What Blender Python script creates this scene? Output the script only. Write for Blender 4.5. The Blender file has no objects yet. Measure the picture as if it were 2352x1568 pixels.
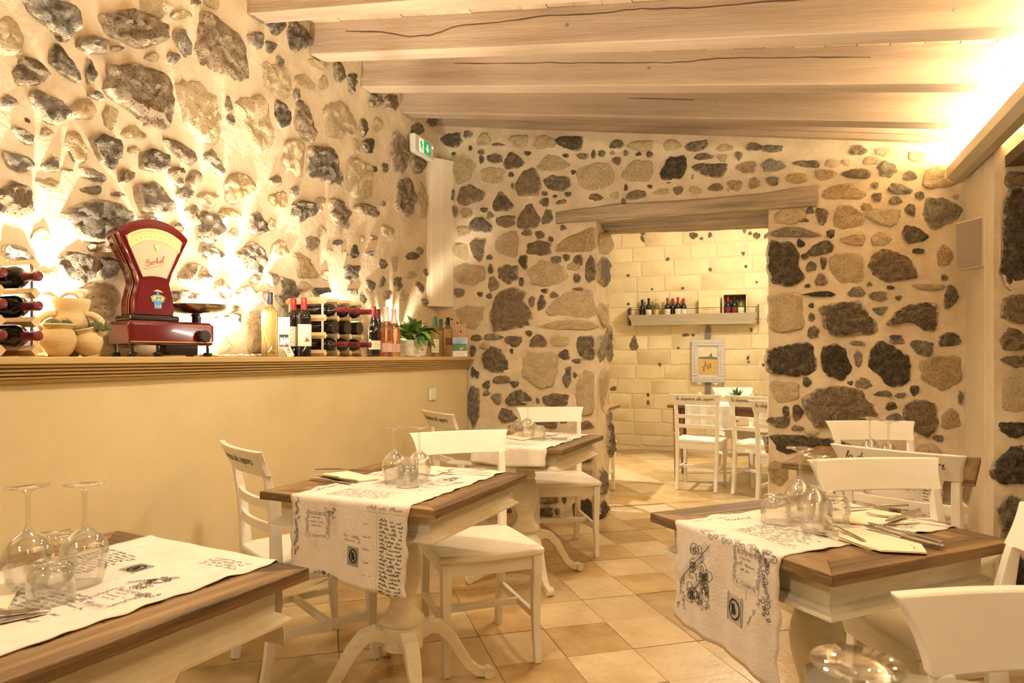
import bpy, bmesh, math, random
from mathutils import Vector, Matrix, noise

R = math.radians
scene = bpy.context.scene
COL = scene.collection

# ------------------------------------------------------------------ camera
F, HY, CX, HC, TH = 1568.0, 819.0, 1176.0, 1.22, R(21.4)
CT, ST = math.cos(TH), math.sin(TH)
cam_d = bpy.data.cameras.new('camera')
cam = bpy.data.objects.new('camera', cam_d)
COL.objects.link(cam)
cam.location = (0, 0, HC)
cam.rotation_euler = (R(90), 0, TH)
cam_d.sensor_width = 36
cam_d.lens = 36 * F / 2352
cam_d.shift_y = (HY - 784) / 2352
cam_d.clip_start = .05
cam_d.dof.use_dof = True
cam_d.dof.focus_distance = 3.2
cam_d.dof.aperture_fstop = 9
scene.camera = cam

# ------------------------------------------------------------------ world, lights, exposure
w = bpy.data.worlds.new('world')
scene.world = w
w.use_nodes = True
w.node_tree.nodes['Background'].inputs[0].default_value = (1, .80, .55, 1)
w.node_tree.nodes['Background'].inputs[1].default_value = .05

def light(name, kind, loc, power, col=(1, .74, .42), size=.2, sizey=None, target=None, spot=None):
    d = bpy.data.lights.new(name, kind)
    d.energy = power
    d.color = col
    if kind == 'AREA':
        d.size = size
        if sizey:
            d.shape = 'RECTANGLE'
            d.size_y = sizey
        else:
            d.shape = 'DISK'
    elif kind == 'SPOT':
        d.spot_size = R(spot or 60)
        d.spot_blend = .5
        d.shadow_soft_size = size
    else:
        d.shadow_soft_size = size
    o = bpy.data.objects.new(name, d)
    COL.objects.link(o)
    o.location = loc
    if target is not None:
        o.rotation_euler = (Vector(target) - Vector(loc)).to_track_quat('-Z', 'Y').to_euler()
    return o

WARM = (1, .845, .60)
PALE = (1, .87, .65)
UPLIGHT_Y = (.85, 1.66, 2.60, 3.49, 4.24)
for yy, pw_ in zip(UPLIGHT_Y, (110, 108, 110, 40, 110)):                       # small uplights let into the ledge, washing the stone wall
    light('ledge_uplight', 'SPOT', (-2.465, yy, 1.232), pw_, (1, .87, .68), .02, None, (-2.60, yy + .03, 2.35), 100)
light('ledge_strip', 'AREA', (-2.46, 2.5, 1.236), 78, (1, .85, .64), .03, 4.6, (-2.53, 2.5, 2.2))
# light trough along the right wall, shining on the ceiling
light('trough_strip', 'AREA', (1.04, 2.65, 2.395), 115, (1, .86, .55), .07, 4.4, (1.04, 2.65, 3.05))
# ceiling lamps of the room, above and behind the camera
light('ceiling_lamp', 'SPOT', (.55, -.35, 2.5), 16, WARM, .12, None, (-.5, 2.2, .6), 120)
light('ceiling_lamp', 'SPOT', (-1.3, -1.0, 2.75), 58, WARM, .14, None, (-.9, 2.2, .7), 120)
light('ceiling_lamp', 'SPOT', (-1.05, 1.75, 2.86), 84, WARM, .10, None, (-1.15, 2.3, 0), 125)
light('ceiling_lamp', 'SPOT', (-.75, 3.3, 2.72), 55, WARM, .10, None, (-.8, 3.5, 0), 140)
# the room behind the doorway
light('back_room_lamp', 'SPOT', (-2.6, 6.6, 2.75), 330, PALE, .05, None, (-.75, 5.75, 0), 110)
light('back_room_lamp', 'POINT', (-.2, 7.3, 2.7), 75, PALE, .15)

scene.view_settings.view_transform = 'Standard'
scene.view_settings.look = 'None'
scene.view_settings.gamma = 1
scene.view_settings.use_curve_mapping = False
scene.view_settings.exposure = .62
scene.cycles.use_denoising = True
scene.cycles.caustics_reflective = False
scene.cycles.caustics_refractive = False

# ------------------------------------------------------------------ pixel helpers (a pixel gives a direction only)
def ray(u, v):
    a, b = (u - CX) / F, (HY - v) / F
    return Vector((a * CT - ST, a * ST + CT, b))
def on_x(u, v, x):
    r = ray(u, v); return Vector((0, 0, HC)) + r * (x / r.x)
def on_y(u, v, y):
    r = ray(u, v); return Vector((0, 0, HC)) + r * (y / r.y)
def on_z(u, v, z):
    r = ray(u, v); return Vector((0, 0, HC)) + r * ((z - HC) / r.z)
def at_d(u, d, z=0):
    a = (u - CX) / F
    return Vector((a * d * CT - d * ST, a * d * ST + d * CT, z))

# ------------------------------------------------------------------ materials
MATS = {}
def mat(name, c1, c2=None, rough=.6, scale=6., stretch=(1, 1, 1), bump=0., bscale=40., metal=0., trans=0., emit=None, rnd=0.,
        pits=0., c3=None, detail=6., coat=0., ior=1.45, alpha=None, contrast=(.35, .65), spec=.5, pitscale=None, stain=0.):
    if name in MATS: return MATS[name]
    m = bpy.data.materials.new(name); MATS[name] = m
    m.use_nodes = True
    nt = m.node_tree; N = nt.nodes; L = nt.links
    b = N['Principled BSDF']
    b.inputs['Roughness'].default_value = rough
    b.inputs['Metallic'].default_value = metal
    b.inputs['Transmission Weight'].default_value = trans
    b.inputs['IOR'].default_value = ior
    b.inputs['Coat Weight'].default_value = coat
    b.inputs['Specular IOR Level'].default_value = spec
    b.inputs['Base Color'].default_value = (*c1, 1)
    if emit:
        b.inputs['Emission Color'].default_value = (*emit[0], 1)
        b.inputs['Emission Strength'].default_value = emit[1]
    if c2 or bump or pits:
        tc = N.new('ShaderNodeTexCoord'); mp = N.new('ShaderNodeMapping')
        mp.inputs['Scale'].default_value = stretch
        L.new(tc.outputs['Object'], mp.inputs['Vector'])
        vec = mp.outputs['Vector']
        if rnd:
            oi = N.new('ShaderNodeObjectInfo')
            ad = N.new('ShaderNodeVectorMath'); ad.operation = 'ADD'
            sc = N.new('ShaderNodeMath'); sc.operation = 'MULTIPLY'; sc.inputs[1].default_value = 40
            L.new(oi.outputs['Random'], sc.inputs[0])
            L.new(vec, ad.inputs[0]); L.new(sc.outputs[0], ad.inputs[1])
            vec = ad.outputs[0]
        col = None
        if c2:
            nz = N.new('ShaderNodeTexNoise'); nz.inputs['Scale'].default_value = scale; nz.inputs['Detail'].default_value = detail
            nz.inputs['Roughness'].default_value = .62
            L.new(vec, nz.inputs['Vector'])
            cr = N.new('ShaderNodeValToRGB')
            cr.color_ramp.elements[0].position, cr.color_ramp.elements[1].position = contrast
            cr.color_ramp.elements[0].color = (*c1, 1); cr.color_ramp.elements[1].color = (*c2, 1)
            if c3:
                e = cr.color_ramp.elements.new((contrast[0] + contrast[1]) / 2); e.color = (*c3, 1)
            L.new(nz.outputs['Fac'], cr.inputs['Fac'])
            col = cr.outputs['Color']
        if stain and col is not None:
            sn = N.new('ShaderNodeTexNoise'); sn.inputs['Scale'].default_value = 5; sn.inputs['Detail'].default_value = 9; sn.inputs['Roughness'].default_value = .7
            sm_ = N.new('ShaderNodeMapping'); sm_.inputs['Scale'].default_value = (.6, 1.6, 3.2)
            L.new(vec, sm_.inputs['Vector']); L.new(sm_.outputs['Vector'], sn.inputs['Vector'])
            sr = N.new('ShaderNodeValToRGB'); sr.color_ramp.elements[0].position = .36; sr.color_ramp.elements[1].position = .56
            sr.color_ramp.elements[0].color = (.30, .27, .24, 1); sr.color_ramp.elements[1].color = (1, 1, 1, 1)
            L.new(sn.outputs['Fac'], sr.inputs['Fac'])
            sx = N.new('ShaderNodeMixRGB'); sx.blend_type = 'MULTIPLY'; sx.inputs['Fac'].default_value = stain
            L.new(col, sx.inputs['Color1']); L.new(sr.outputs['Color'], sx.inputs['Color2']); col = sx.outputs['Color']
        if rnd and col is not None:
            hs = N.new('ShaderNodeHueSaturation')
            mr = N.new('ShaderNodeMapRange'); mr.inputs['To Min'].default_value = 1 - rnd; mr.inputs['To Max'].default_value = 1 + rnd
            L.new(oi.outputs['Random'], mr.inputs['Value']); L.new(mr.outputs['Result'], hs.inputs['Value'])
            L.new(col, hs.inputs['Color']); col = hs.outputs['Color']
        hgt = None
        if bump:
            n2 = N.new('ShaderNodeTexNoise'); n2.inputs['Scale'].default_value = bscale; n2.inputs['Detail'].default_value = 5
            n2.inputs['Roughness'].default_value = .65
            L.new(vec, n2.inputs['Vector']); hgt = n2.outputs['Fac']
        if pits:
            vo = N.new('ShaderNodeTexVoronoi'); vo.inputs['Scale'].default_value = pitscale or bscale * 1.2
            vo.inputs['Randomness'].default_value = 1
            L.new(vec, vo.inputs['Vector'])
            pr = N.new('ShaderNodeValToRGB'); pr.color_ramp.elements[0].position = .08; pr.color_ramp.elements[1].position = .32
            L.new(vo.outputs['Distance'], pr.inputs['Fac'])
            mx = N.new('ShaderNodeMixRGB'); mx.blend_type = 'MULTIPLY'; mx.inputs['Fac'].default_value = pits
            if col is not None: L.new(col, mx.inputs['Color1'])
            else: mx.inputs['Color1'].default_value = (*c1, 1)
            L.new(pr.outputs['Color'], mx.inputs['Color2']); col = mx.outputs['Color']
            if hgt is not None:
                mu = N.new('ShaderNodeMath'); mu.operation = 'MULTIPLY'
                L.new(hgt, mu.inputs[0]); L.new(pr.outputs['Color'], mu.inputs[1]); hgt = mu.outputs[0]
        if col is not None: L.new(col, b.inputs['Base Color'])
        if hgt is not None:
            bp = N.new('ShaderNodeBump'); bp.inputs['Strength'].default_value = min(1, bump); bp.inputs['Distance'].default_value = .012 * max(1, bump)
            L.new(hgt, bp.inputs['Height']); L.new(bp.outputs['Normal'], b.inputs['Normal'])
    return m

mat('mortar', (.60, .49, .33), (.74, .63, .45), .95, 6, bump=.8, bscale=30, c3=(.68, .56, .39), spec=.2)
mat('mortar_left', (.62, .51, .34), (.76, .65, .46), .95, 5., bump=.9, bscale=26, c3=(.70, .58, .41), spec=.2)

def stone_mat(name, cols, scale, pits, dust, rnd):
    m = bpy.data.materials.new(name); MATS[name] = m
    m.use_nodes = True
    nt = m.node_tree; N = nt.nodes; L = nt.links
    b = N['Principled BSDF']; b.inputs['Roughness'].default_value = .95; b.inputs['Specular IOR Level'].default_value = .2
    tc = N.new('ShaderNodeTexCoord'); oi = N.new('ShaderNodeObjectInfo')
    sc = N.new('ShaderNodeMath'); sc.operation = 'MULTIPLY'; sc.inputs[1].default_value = 50
    ad = N.new('ShaderNodeVectorMath'); ad.operation = 'ADD'
    L.new(oi.outputs['Random'], sc.inputs[0]); L.new(tc.outputs['Object'], ad.inputs[0]); L.new(sc.outputs[0], ad.inputs[1])
    vec = ad.outputs[0]
    def nz_(s, d, r):
        n = N.new('ShaderNodeTexNoise'); n.inputs['Scale'].default_value = s; n.inputs['Detail'].default_value = d; n.inputs['Roughness'].default_value = r
        L.new(vec, n.inputs['Vector']); return n.outputs['Fac']
    a = nz_(scale, 8, .75)
    cr = N.new('ShaderNodeValToRGB'); el = cr.color_ramp.elements
    el[0].position = .30; el[0].color = (*cols[0], 1); el[1].position = .72; el[1].color = (*cols[2], 1)
    e = el.new(.50); e.color = (*cols[1], 1)
    L.new(a, cr.inputs['Fac']); col = cr.outputs['Color']
    hs = N.new('ShaderNodeHueSaturation'); mr = N.new('ShaderNodeMapRange')
    mr.inputs['To Min'].default_value = 1 - rnd; mr.inputs['To Max'].default_value = 1 + rnd
    L.new(oi.outputs['Random'], mr.inputs['Value']); L.new(mr.outputs['Result'], hs.inputs['Value']); L.new(col, hs.inputs['Color']); col = hs.outputs['Color']
    vo = N.new('ShaderNodeTexVoronoi'); vo.inputs['Scale'].default_value = 75; L.new(vec, vo.inputs['Vector'])
    pr = N.new('ShaderNodeValToRGB'); pr.color_ramp.elements[0].position = .12; pr.color_ramp.elements[1].position = .34
    L.new(vo.outputs['Distance'], pr.inputs['Fac'])
    mx = N.new('ShaderNodeMixRGB'); mx.blend_type = 'MULTIPLY'; mx.inputs['Fac'].default_value = pits
    L.new(col, mx.inputs['Color1']); L.new(pr.outputs['Color'], mx.inputs['Color2']); col = mx.outputs['Color']
    # mortar smeared over the rim and in patches
    at = N.new('ShaderNodeAttribute'); at.attribute_name = 'rim'
    n2 = nz_(26, 8, .72)
    s1 = N.new('ShaderNodeMath'); s1.operation = 'MULTIPLY_ADD'; s1.inputs[1].default_value = 2.0; s1.inputs[2].default_value = -1.42 + dust
    L.new(n2, s1.inputs[0])
    s2 = N.new('ShaderNodeMath'); s2.operation = 'MULTIPLY_ADD'; s2.inputs[1].default_value = .70
    L.new(at.outputs['Fac'], s2.inputs[0]); L.new(s1.outputs[0], s2.inputs[2])
    s3 = N.new('ShaderNodeMath'); s3.operation = 'MULTIPLY'; s3.inputs[1].default_value = 2.6; s3.use_clamp = True
    L.new(s2.outputs[0], s3.inputs[0])
    m2 = N.new('ShaderNodeMixRGB'); L.new(s3.outputs[0], m2.inputs['Fac']); L.new(col, m2.inputs['Color1']); m2.inputs['Color2'].default_value = (.66, .54, .37, 1)
    L.new(m2.outputs['Color'], b.inputs['Base Color'])
    h1 = nz_(48, 8, .75)
    mu = N.new('ShaderNodeMath'); mu.operation = 'MULTIPLY'; L.new(h1, mu.inputs[0]); L.new(pr.outputs['Color'], mu.inputs[1])
    bp = N.new('ShaderNodeBump'); bp.inputs['Strength'].default_value = 1; bp.inputs['Distance'].default_value = .016
    L.new(mu.outputs[0], bp.inputs['Height']); L.new(bp.outputs['Normal'], b.inputs['Normal'])
stone_mat('stone_d', ((.085, .066, .046), (.20, .16, .112), (.40, .33, .235)), 26, .5, .13, .28)
stone_mat('stone_k', ((.045, .036, .026), (.11, .088, .062), (.26, .21, .15)), 28, .5, .04, .22)
stone_mat('stone_g', ((.15, .125, .09), (.29, .25, .185), (.48, .415, .31)), 18, .35, .16, .22)
stone_mat('stone_b', ((.17, .12, .072), (.30, .22, .138), (.46, .355, .235)), 26, .4, .10, .22)
stone_mat('stone_y', ((.52, .39, .21), (.66, .52, .31), (.75, .62, .42)), 12, .10, .24, .08)
stone_mat('stone_o', ((.36, .24, .11), (.56, .41, .22), (.72, .58, .37)), 18, .20, .20, .12)
mat('plaster', (.64, .53, .305), (.72, .61, .37), .75, 1.6, bump=.12, bscale=14, c3=(.68, .57, .335))
mat('plaster_pale', (.76, .66, .48), (.82, .73, .56), .8, 3, bump=.15, bscale=20)
mat('ledge_wood', (.50, .35, .15), (.62, .46, .22), .5, 4, (1, .12, 1), bump=.2, bscale=40)
mat('beam_wood', (.31, .225, .15), (.50, .385, .27), .7, 5, (.10, 1.3, 1.3), bump=.35, bscale=26, rnd=.08, c3=(.42, .315, .215), detail=10)
mat('plank_wood', (.38, .26, .16), (.54, .40, .26), .65, 5, (1.3, .10, 1.3), bump=.2, bscale=30, rnd=.10, c3=(.46, .33, .21))
mat('crack', (.10, .065, .035), rough=.9)
mat('old_wood', (.22, .17, .115), (.55, .45, .33), .85, 9, (.09, 1.4, 1.4), bump=1., bscale=30, c3=(.40, .32, .225), detail=10)
mat('dark_wood', (.085, .055, .03), (.17, .115, .065), .7, 7, (.2, 1, 1), bump=.4, bscale=30)
mat('table_wood_x', (.07, .04, .017), (.40, .25, .112), .55, 13, (.13, 1.6, 1.6), bump=.7, bscale=34, rnd=.25, c3=(.25, .148, .062), detail=12, contrast=(.30, .70), stain=.75)
mat('table_wood_y', (.17, .092, .036), (.40, .245, .105), .5, 8, (1.6, .13, 1.6), bump=.45, bscale=34, rnd=.22, c3=(.29, .165, .066), detail=9)
mat('white_paint', (.80, .75, .64), (.86, .81, .71), .42, 9, (.3, .3, 1), bump=.10, bscale=30)
mat('worn_paint', (.70, .63, .47), (.80, .735, .58), .5, 9, (1, 1, 4), bump=.25, bscale=40)
mat('tile', (.34, .22, .09), (.53, .385, .195), .32, 4, bump=.12, bscale=28, rnd=.24, c3=(.44, .30, .135), pits=.12, pitscale=26, coat=.1)
mat('tile_light', (.48, .355, .19), (.62, .485, .295), .32, 5, bump=.12, bscale=28, rnd=.10, c3=(.555, .42, .24), pits=.14, pitscale=24, coat=.1)
mat('grout', (.44, .34, .20), (.52, .41, .26), .9, 20)
mat('linen', (.74, .655, .56), (.80, .72, .625), .9, 30, bump=.25, bscale=160)
mat('napkin', (.80, .70, .50), (.84, .75, .56), .9, 20, bump=.15, bscale=120)
mat('ink', (.035, .032, .034), rough=.9)
mat('ink_pale', (.14, .13, .125), rough=.9)
mat('lettering', (.03, .022, .015), rough=.6)
def thin_glass(name, tint=(.97, .97, .95)):
    m = bpy.data.materials.new(name); MATS[name] = m; m.use_nodes = True
    nt = m.node_tree; N = nt.nodes; L = nt.links
    N.remove(N['Principled BSDF'])
    tr = N.new('ShaderNodeBsdfTransparent'); tr.inputs['Color'].default_value = (*tint, 1)
    gl = N.new('ShaderNodeBsdfGlossy'); gl.inputs['Roughness'].default_value = .02; gl.inputs['Color'].default_value = (1, 1, 1, 1)
    lw = N.new('ShaderNodeLayerWeight'); lw.inputs['Blend'].default_value = .5
    pw = N.new('ShaderNodeMath'); pw.operation = 'POWER'; pw.inputs[1].default_value = 2.0; L.new(lw.outputs['Facing'], pw.inputs[0])
    fr = N.new('ShaderNodeMath'); fr.operation = 'MULTIPLY_ADD'; fr.inputs[1].default_value = .85; fr.inputs[2].default_value = .065; L.new(pw.outputs[0], fr.inputs[0])
    mx = N.new('ShaderNodeMixShader')
    L.new(fr.outputs[0], mx.inputs[0]); L.new(tr.outputs[0], mx.inputs[1]); L.new(gl.outputs[0], mx.inputs[2])
    gs = N.new('ShaderNodeBsdfGlass'); gs.inputs['IOR'].default_value = 1.45; gs.inputs['Roughness'].default_value = 0
    m3 = N.new('ShaderNodeMixShader'); m3.inputs[0].default_value = .10
    L.new(mx.outputs[0], m3.inputs[1]); L.new(gs.outputs[0], m3.inputs[2])
    L.new(m3.outputs[0], N['Material Output'].inputs['Surface'])
thin_glass('glass')
mat('steel', (.62, .58, .52), rough=.22, metal=1)
mat('rubber', (.02, .018, .015), rough=.7)
mat('red_enamel', (.115, .004, .010), rough=.12, coat=1)
mat('black_gloss', (.012, .010, .009), rough=.18, coat=.6)
mat('gold_line', (.75, .52, .18), rough=.35, metal=.6)
mat('pan_metal', (.42, .34, .22), rough=.18, metal=1)
mat('dial_cream', (.60, .52, .22), rough=.5)
mat('dial_grey', (.40, .385, .27), rough=.35)
mat('red_print', (.42, .05, .03), rough=.5)
mat('blue_print', (.04, .20, .48), rough=.5)
mat('green_print', (.16, .30, .16), rough=.5)
mat('bottle_dark', (.010, .007, .005), rough=.06, coat=.5)
mat('bottle_gold', (.85, .66, .28), rough=.02, trans=.8)
mat('bottle_rose', (.80, .36, .20), rough=.02, trans=.8)
mat('bottle_olive', (.20, .19, .04), rough=.06, trans=.2)
mat('cap_red', (.36, .02, .02), rough=.35)
mat('cap_wine', (.16, .02, .025), rough=.3)
mat('cap_green', (.03, .18, .07), rough=.35)
mat('cap_black', (.015, .015, .02), rough=.35)
mat('cap_yellow', (.70, .48, .06), rough=.4)
mat('cap_pink', (.80, .62, .52), rough=.3, metal=.3)
mat('label_paper', (.78, .71, .52), (.82, .76, .60), .7, 30)
mat('label_pink', (.66, .42, .34), rough=.6)
mat('rack_wood', (.66, .45, .22), (.78, .58, .33), .55, 10, (1, .2, 1), bump=.1, bscale=40, rnd=.06)
mat('rack_metal', (.78, .74, .68), rough=.35, metal=.3)
mat('terracotta', (.52, .39, .19), (.68, .53, .29), .9, 5, (1, 1, 3), bump=.25, bscale=60, c3=(.60, .46, .24))
mat('soil', (.06, .04, .025), rough=1)
mat('cactus', (.05, .085, .03), (.12, .15, .07), .8, 40, bump=.8, bscale=90)
mat('spine', (.50, .36, .24), rough=.7)
mat('leaf', (.05, .14, .02), (.13, .27, .06), .42, 9, rnd=.3)
mat('leaf_young', (.20, .36, .08), (.30, .45, .14), .42, 9, rnd=.2)
mat('wicker', (.78, .72, .60), (.86, .81, .70), .7, 30)
mat('board_wood', (.60, .40, .22), (.70, .50, .30), .6, 6, (1, 1, .2), bump=.1, bscale=30)
mat('paper_sky', (.22, .36, .62), (.62, .68, .74), .5, 12)
mat('paper_green', (.06, .20, .08), (.12, .26, .12), .5, 14)
mat('paper_white', (.84, .80, .72), rough=.6)
mat('paper_olive', (.42, .42, .30), (.50, .49, .36), .6, 12)
mat('violet_card', (.16, .13, .36), (.28, .23, .46), .6, 9)
mat('plastic_white', (.80, .77, .68), rough=.35)
mat('plastic_cream', (.66, .55, .40), rough=.5)
mat('speaker_cloth', (.36, .30, .235), (.40, .34, .27), .9, 90, bump=.2, bscale=400)
mat('sign_green', (.01, .26, .09), rough=.4, emit=((.01, .30, .10), .6))
mat('sign_white', (.80, .84, .70), rough=.4, emit=((.8, .85, .7), .35))
mat('led_green', (.3, 1, .2), rough=.4, emit=((.4, 1, .2), 2.5))
mat('lamp_lens', (1, .86, .62), rough=.4, emit=((1, .80, .52), 14))
mat('trough_metal', (.50, .44, .29), rough=.45)
mat('shelf_grey', (.40, .35, .26), (.48, .42, .32), .6, 8, (.2, 1, 4), bump=.2, bscale=40)
mat('iron', (.03, .024, .018), rough=.5)
mat('frame_lilac', (.52, .50, .52), (.60, .58, .58), .5, 18)
mat('paint_field', (.52, .34, .12), (.68, .50, .22), .6, 30)
mat('paint_sky', (.62, .62, .46), (.72, .68, .50), .6, 10)
mat('paint_tree', (.10, .13, .07), (.26, .24, .14), .6, 40)
mat('grey_board', (.20, .185, .19), rough=.7)
mat('brown_leg', (.16, .075, .03), (.24, .12, .05), .5, 8, (1, 1, .2))
mat('pine_box', (.74, .56, .29), (.82, .66, .40), .6, 5, (3, 1, .3))
mat('cloth_grey', (.62, .57, .51), (.70, .65, .59), .9, 20, bump=.2, bscale=120)
mat('pebble', (.80, .74, .64), (.88, .84, .76), .6, 30, rnd=.1)
mat('block', (.68, .565, .34), (.77, .66, .44), .9, 4, bump=.4, bscale=26, rnd=.05, c3=(.73, .615, .39))
mat('joint', (.68, .57, .38), (.74, .63, .44), .95, 10, bump=.3, bscale=40)
mat('brick_red', (.30, .11, .05), (.40, .18, .09), .9, 9, bump=.6, bscale=40)

# ------------------------------------------------------------------ mesh helpers
class MB:
    def __init__(s): s.v = []; s.f = []
    def add(s, vs, fs, M=None):
        k = len(s.v)
        s.v += [tuple(M @ Vector(p)) if M is not None else tuple(p) for p in vs]
        s.f += [tuple(i + k for i in f) for f in fs]
        return s
    def box(s, c, d, M=None):
        x, y, z = c; a, b, e = d[0] / 2, d[1] / 2, d[2] / 2
        vs = [(x + i * a, y + j * b, z + k * e) for i in (-1, 1) for j in (-1, 1) for k in (-1, 1)]
        return s.add(vs, [(0, 1, 3, 2), (4, 6, 7, 5), (0, 4, 5, 1), (2, 3, 7, 6), (0, 2, 6, 4), (1, 5, 7, 3)], M)
    def lathe(s, prof, n=24, c=(0, 0, 0), M=None, cap0=True, cap1=True):
        vs = []; fs = []
        for r, z in prof:
            for i in range(n):
                t = 2 * math.pi * i / n
                vs.append((c[0] + r * math.cos(t), c[1] + r * math.sin(t), c[2] + z))
        m = len(prof)
        for j in range(m - 1):
            for i in range(n):
                k = (i + 1) % n
                fs.append((j * n + i, j * n + k, (j + 1) * n + k, (j + 1) * n + i))
        if cap0: fs.append(tuple(range(n - 1, -1, -1)))
        if cap1: fs.append(tuple((m - 1) * n + i for i in range(n)))
        return s.add(vs, fs, M)
    def loop_lathe(s, prof, n=28, c=(0, 0, 0), M=None):
        vs = []; fs = []
        for r, z in prof:
            for i in range(n):
                t = 2 * math.pi * i / n
                vs.append((c[0] + r * math.cos(t), c[1] + r * math.sin(t), c[2] + z))
        m = len(prof)
        for j in range(m):
            j2 = (j + 1) % m
            for i in range(n):
                k = (i + 1) % n
                fs.append((j * n + i, j * n + k, j2 * n + k, j2 * n + i))
        return s.add(vs, fs, M)
    def prism(s, poly, h0, h1, axis='z', M=None):
        n = len(poly)
        def P(a, b, h):
            return (a, b, h) if axis == 'z' else ((h, a, b) if axis == 'x' else (a, h, b))
        vs = [P(a, b, h0) for a, b in poly] + [P(a, b, h1) for a, b in poly]
        fs = [tuple(range(n)), tuple(range(2 * n - 1, n - 1, -1))] + [(i, (i + 1) % n, (i + 1) % n + n, i + n) for i in range(n)]
        return s.add(vs, fs, M)
    def sweep(s, pts, sec, up=(0, 0, 1), M=None):
        """sec: list of (w,h) full sizes per point, rectangular section; or ('r', radius)"""
        pts = [Vector(p) for p in pts]; n = len(pts); up = Vector(up)
        vs = []; fs = []
        k = 4 if sec[0][0] != 'r' else 10
        for i, p in enumerate(pts):
            t = (pts[min(i + 1, n - 1)] - pts[max(i - 1, 0)]).normalized()
            a = t.cross(up)
            if a.length < 1e-4: a = t.cross(Vector((1, 0, .01)))
            a.normalize(); b = a.cross(t).normalized()
            if k == 4:
                ww, hh = sec[i]
                for sx, sy in ((-1, -1), (1, -1), (1, 1), (-1, 1)): vs.append(p + a * (sx * ww / 2) + b * (sy * hh / 2))
            else:
                for j in range(k):
                    q = 2 * math.pi * j / k
                    vs.append(p + (a * math.cos(q) + b * math.sin(q)) * sec[i][1])
        for i in range(n - 1):
            for j in range(k):
                j2 = (j + 1) % k
                fs.append((i * k + j, i * k + j2, (i + 1) * k + j2, (i + 1) * k + j))
        fs.append(tuple(range(k - 1, -1, -1))); fs.append(tuple((n - 1) * k + j for j in range(k)))
        return s.add(vs, fs, M)
    def tube(s, pts, r, M=None):
        rr = r if isinstance(r, (list, tuple)) else [r] * len(pts)
        return s.sweep(pts, [('r', q) for q in rr], M=M)
    def grid(s, fn, nu, nv, M=None, skip=None):
        vs = [fn(i / nu, j / nv) for j in range(nv + 1) for i in range(nu + 1)]
        fs = []
        for j in range(nv):
            for i in range(nu):
                if skip and skip((i + .5) / nu, (j + .5) / nv): continue
                q = j * (nu + 1) + i
                fs.append((q, q + 1, q + nu + 2, q + nu + 1))
        return s.add(vs, fs, M)
    def ico(s, c, r, sub=2, sc=(1, 1, 1), nz=0, seed=0):
        bm = bmesh.new(); bmesh.ops.create_icosphere(bm, subdivisions=sub, radius=1)
        bm.verts.ensure_lookup_table()
        vs = []
        for v in bm.verts:
            q = 1 + nz * noise.noise(v.co * 1.7 + Vector((seed, seed * .7, 0)))
            vs.append((c[0] + v.co.x * r * sc[0] * q, c[1] + v.co.y * r * sc[1] * q, c[2] + v.co.z * r * sc[2] * q))
        fs = [tuple(v.index for v in f.verts) for f in bm.faces]
        bm.free()
        return s.add(vs, fs)
    def mesh(s, name, smooth=False):
        me = bpy.data.meshes.new(name)
        me.from_pydata(s.v, [], s.f)
        bm = bmesh.new(); bm.from_mesh(me)
        bmesh.ops.recalc_face_normals(bm, faces=bm.faces)
        bm.to_mesh(me); bm.free()
        if smooth:
            me.polygons.foreach_set('use_smooth', [True] * len(me.polygons))
            try: me.set_sharp_from_angle(angle=R(smooth if smooth is not True else 50))
            except Exception: pass
        return me
    def build(s, name, m, parent=None, smooth=False, bevel=0, loc=None, rot=None, seg=2):
        me = s.mesh(name, smooth)
        me.materials.append(MATS[m])
        o = bpy.data.objects.new(name, me); COL.objects.link(o)
        if parent: o.parent = parent
        if loc is not None: o.location = loc
        if rot is not None: o.rotation_euler = rot
        if bevel:
            b = o.modifiers.new('bevel', 'BEVEL'); b.width = bevel; b.segments = seg; b.limit_method = 'ANGLE'; b.angle_limit = R(35)
        return o

def tag(o, label, cat, group=None, kind=None):
    o['label'] = label; o['category'] = cat
    if group: o['group'] = group
    if kind: o['kind'] = kind
    return o
def struct(o, label):
    o['label'] = label; o['kind'] = 'structure'; return o
def thing(name, label, cat, loc=(0, 0, 0), rz=0., group=None):
    o = bpy.data.objects.new(name, None); COL.objects.link(o)
    o.empty_display_size = .05
    o.location = loc; o.rotation_euler = (0, 0, rz)
    return tag(o, label, cat, group)
def dup(root, loc, rz, label, group=None, cat=None):
    def cp(o, par):
        c = o.copy(); COL.objects.link(c); c.parent = par
        for ch in [q for q in KIDS.get(o.name, [])]: cp(ch, c)
        return c
    r = cp(root, None)
    r.location = loc; r.rotation_euler = (root.rotation_euler[0], root.rotation_euler[1], rz)
    r['label'] = label
    if group: r['group'] = group
    return r
KIDS = {}
def index_children(root):
    KIDS[root.name] = list(root.children)
    for ch in root.children: index_children(ch)

# ------------------------------------------------------------------ room shell
XL, XLOW, YB, YB2, XJ0, XJ1 = -2.60, -2.32, 4.96, 5.37, -1.27, -.07
XP, YP = 1.07, 4.35           # pier at the right end of the back wall
YR = 9.04                     # far wall of the room behind
LEDGE = 1.22
SL = .154
def zc(x): return 3.015 - SL * (x + 2.6)      # underside of the beams
def nz(p, s, a): return noise.noise(Vector(p) * s) * a

def wall_left_pt(u, v):
    y, z = -2.3 + u * 7.26, v * 3.25
    return (XL + nz((y, z, 3), 2.2, .014) + nz((y, z, 9), 9, .006), y, z)
b = MB().grid(wall_left_pt, 180, 82)
wall_left = struct(b.build('wall_left', 'mortar_left', smooth=True), 'left wall of rubble stones set in pale mortar above the ledge')

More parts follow.
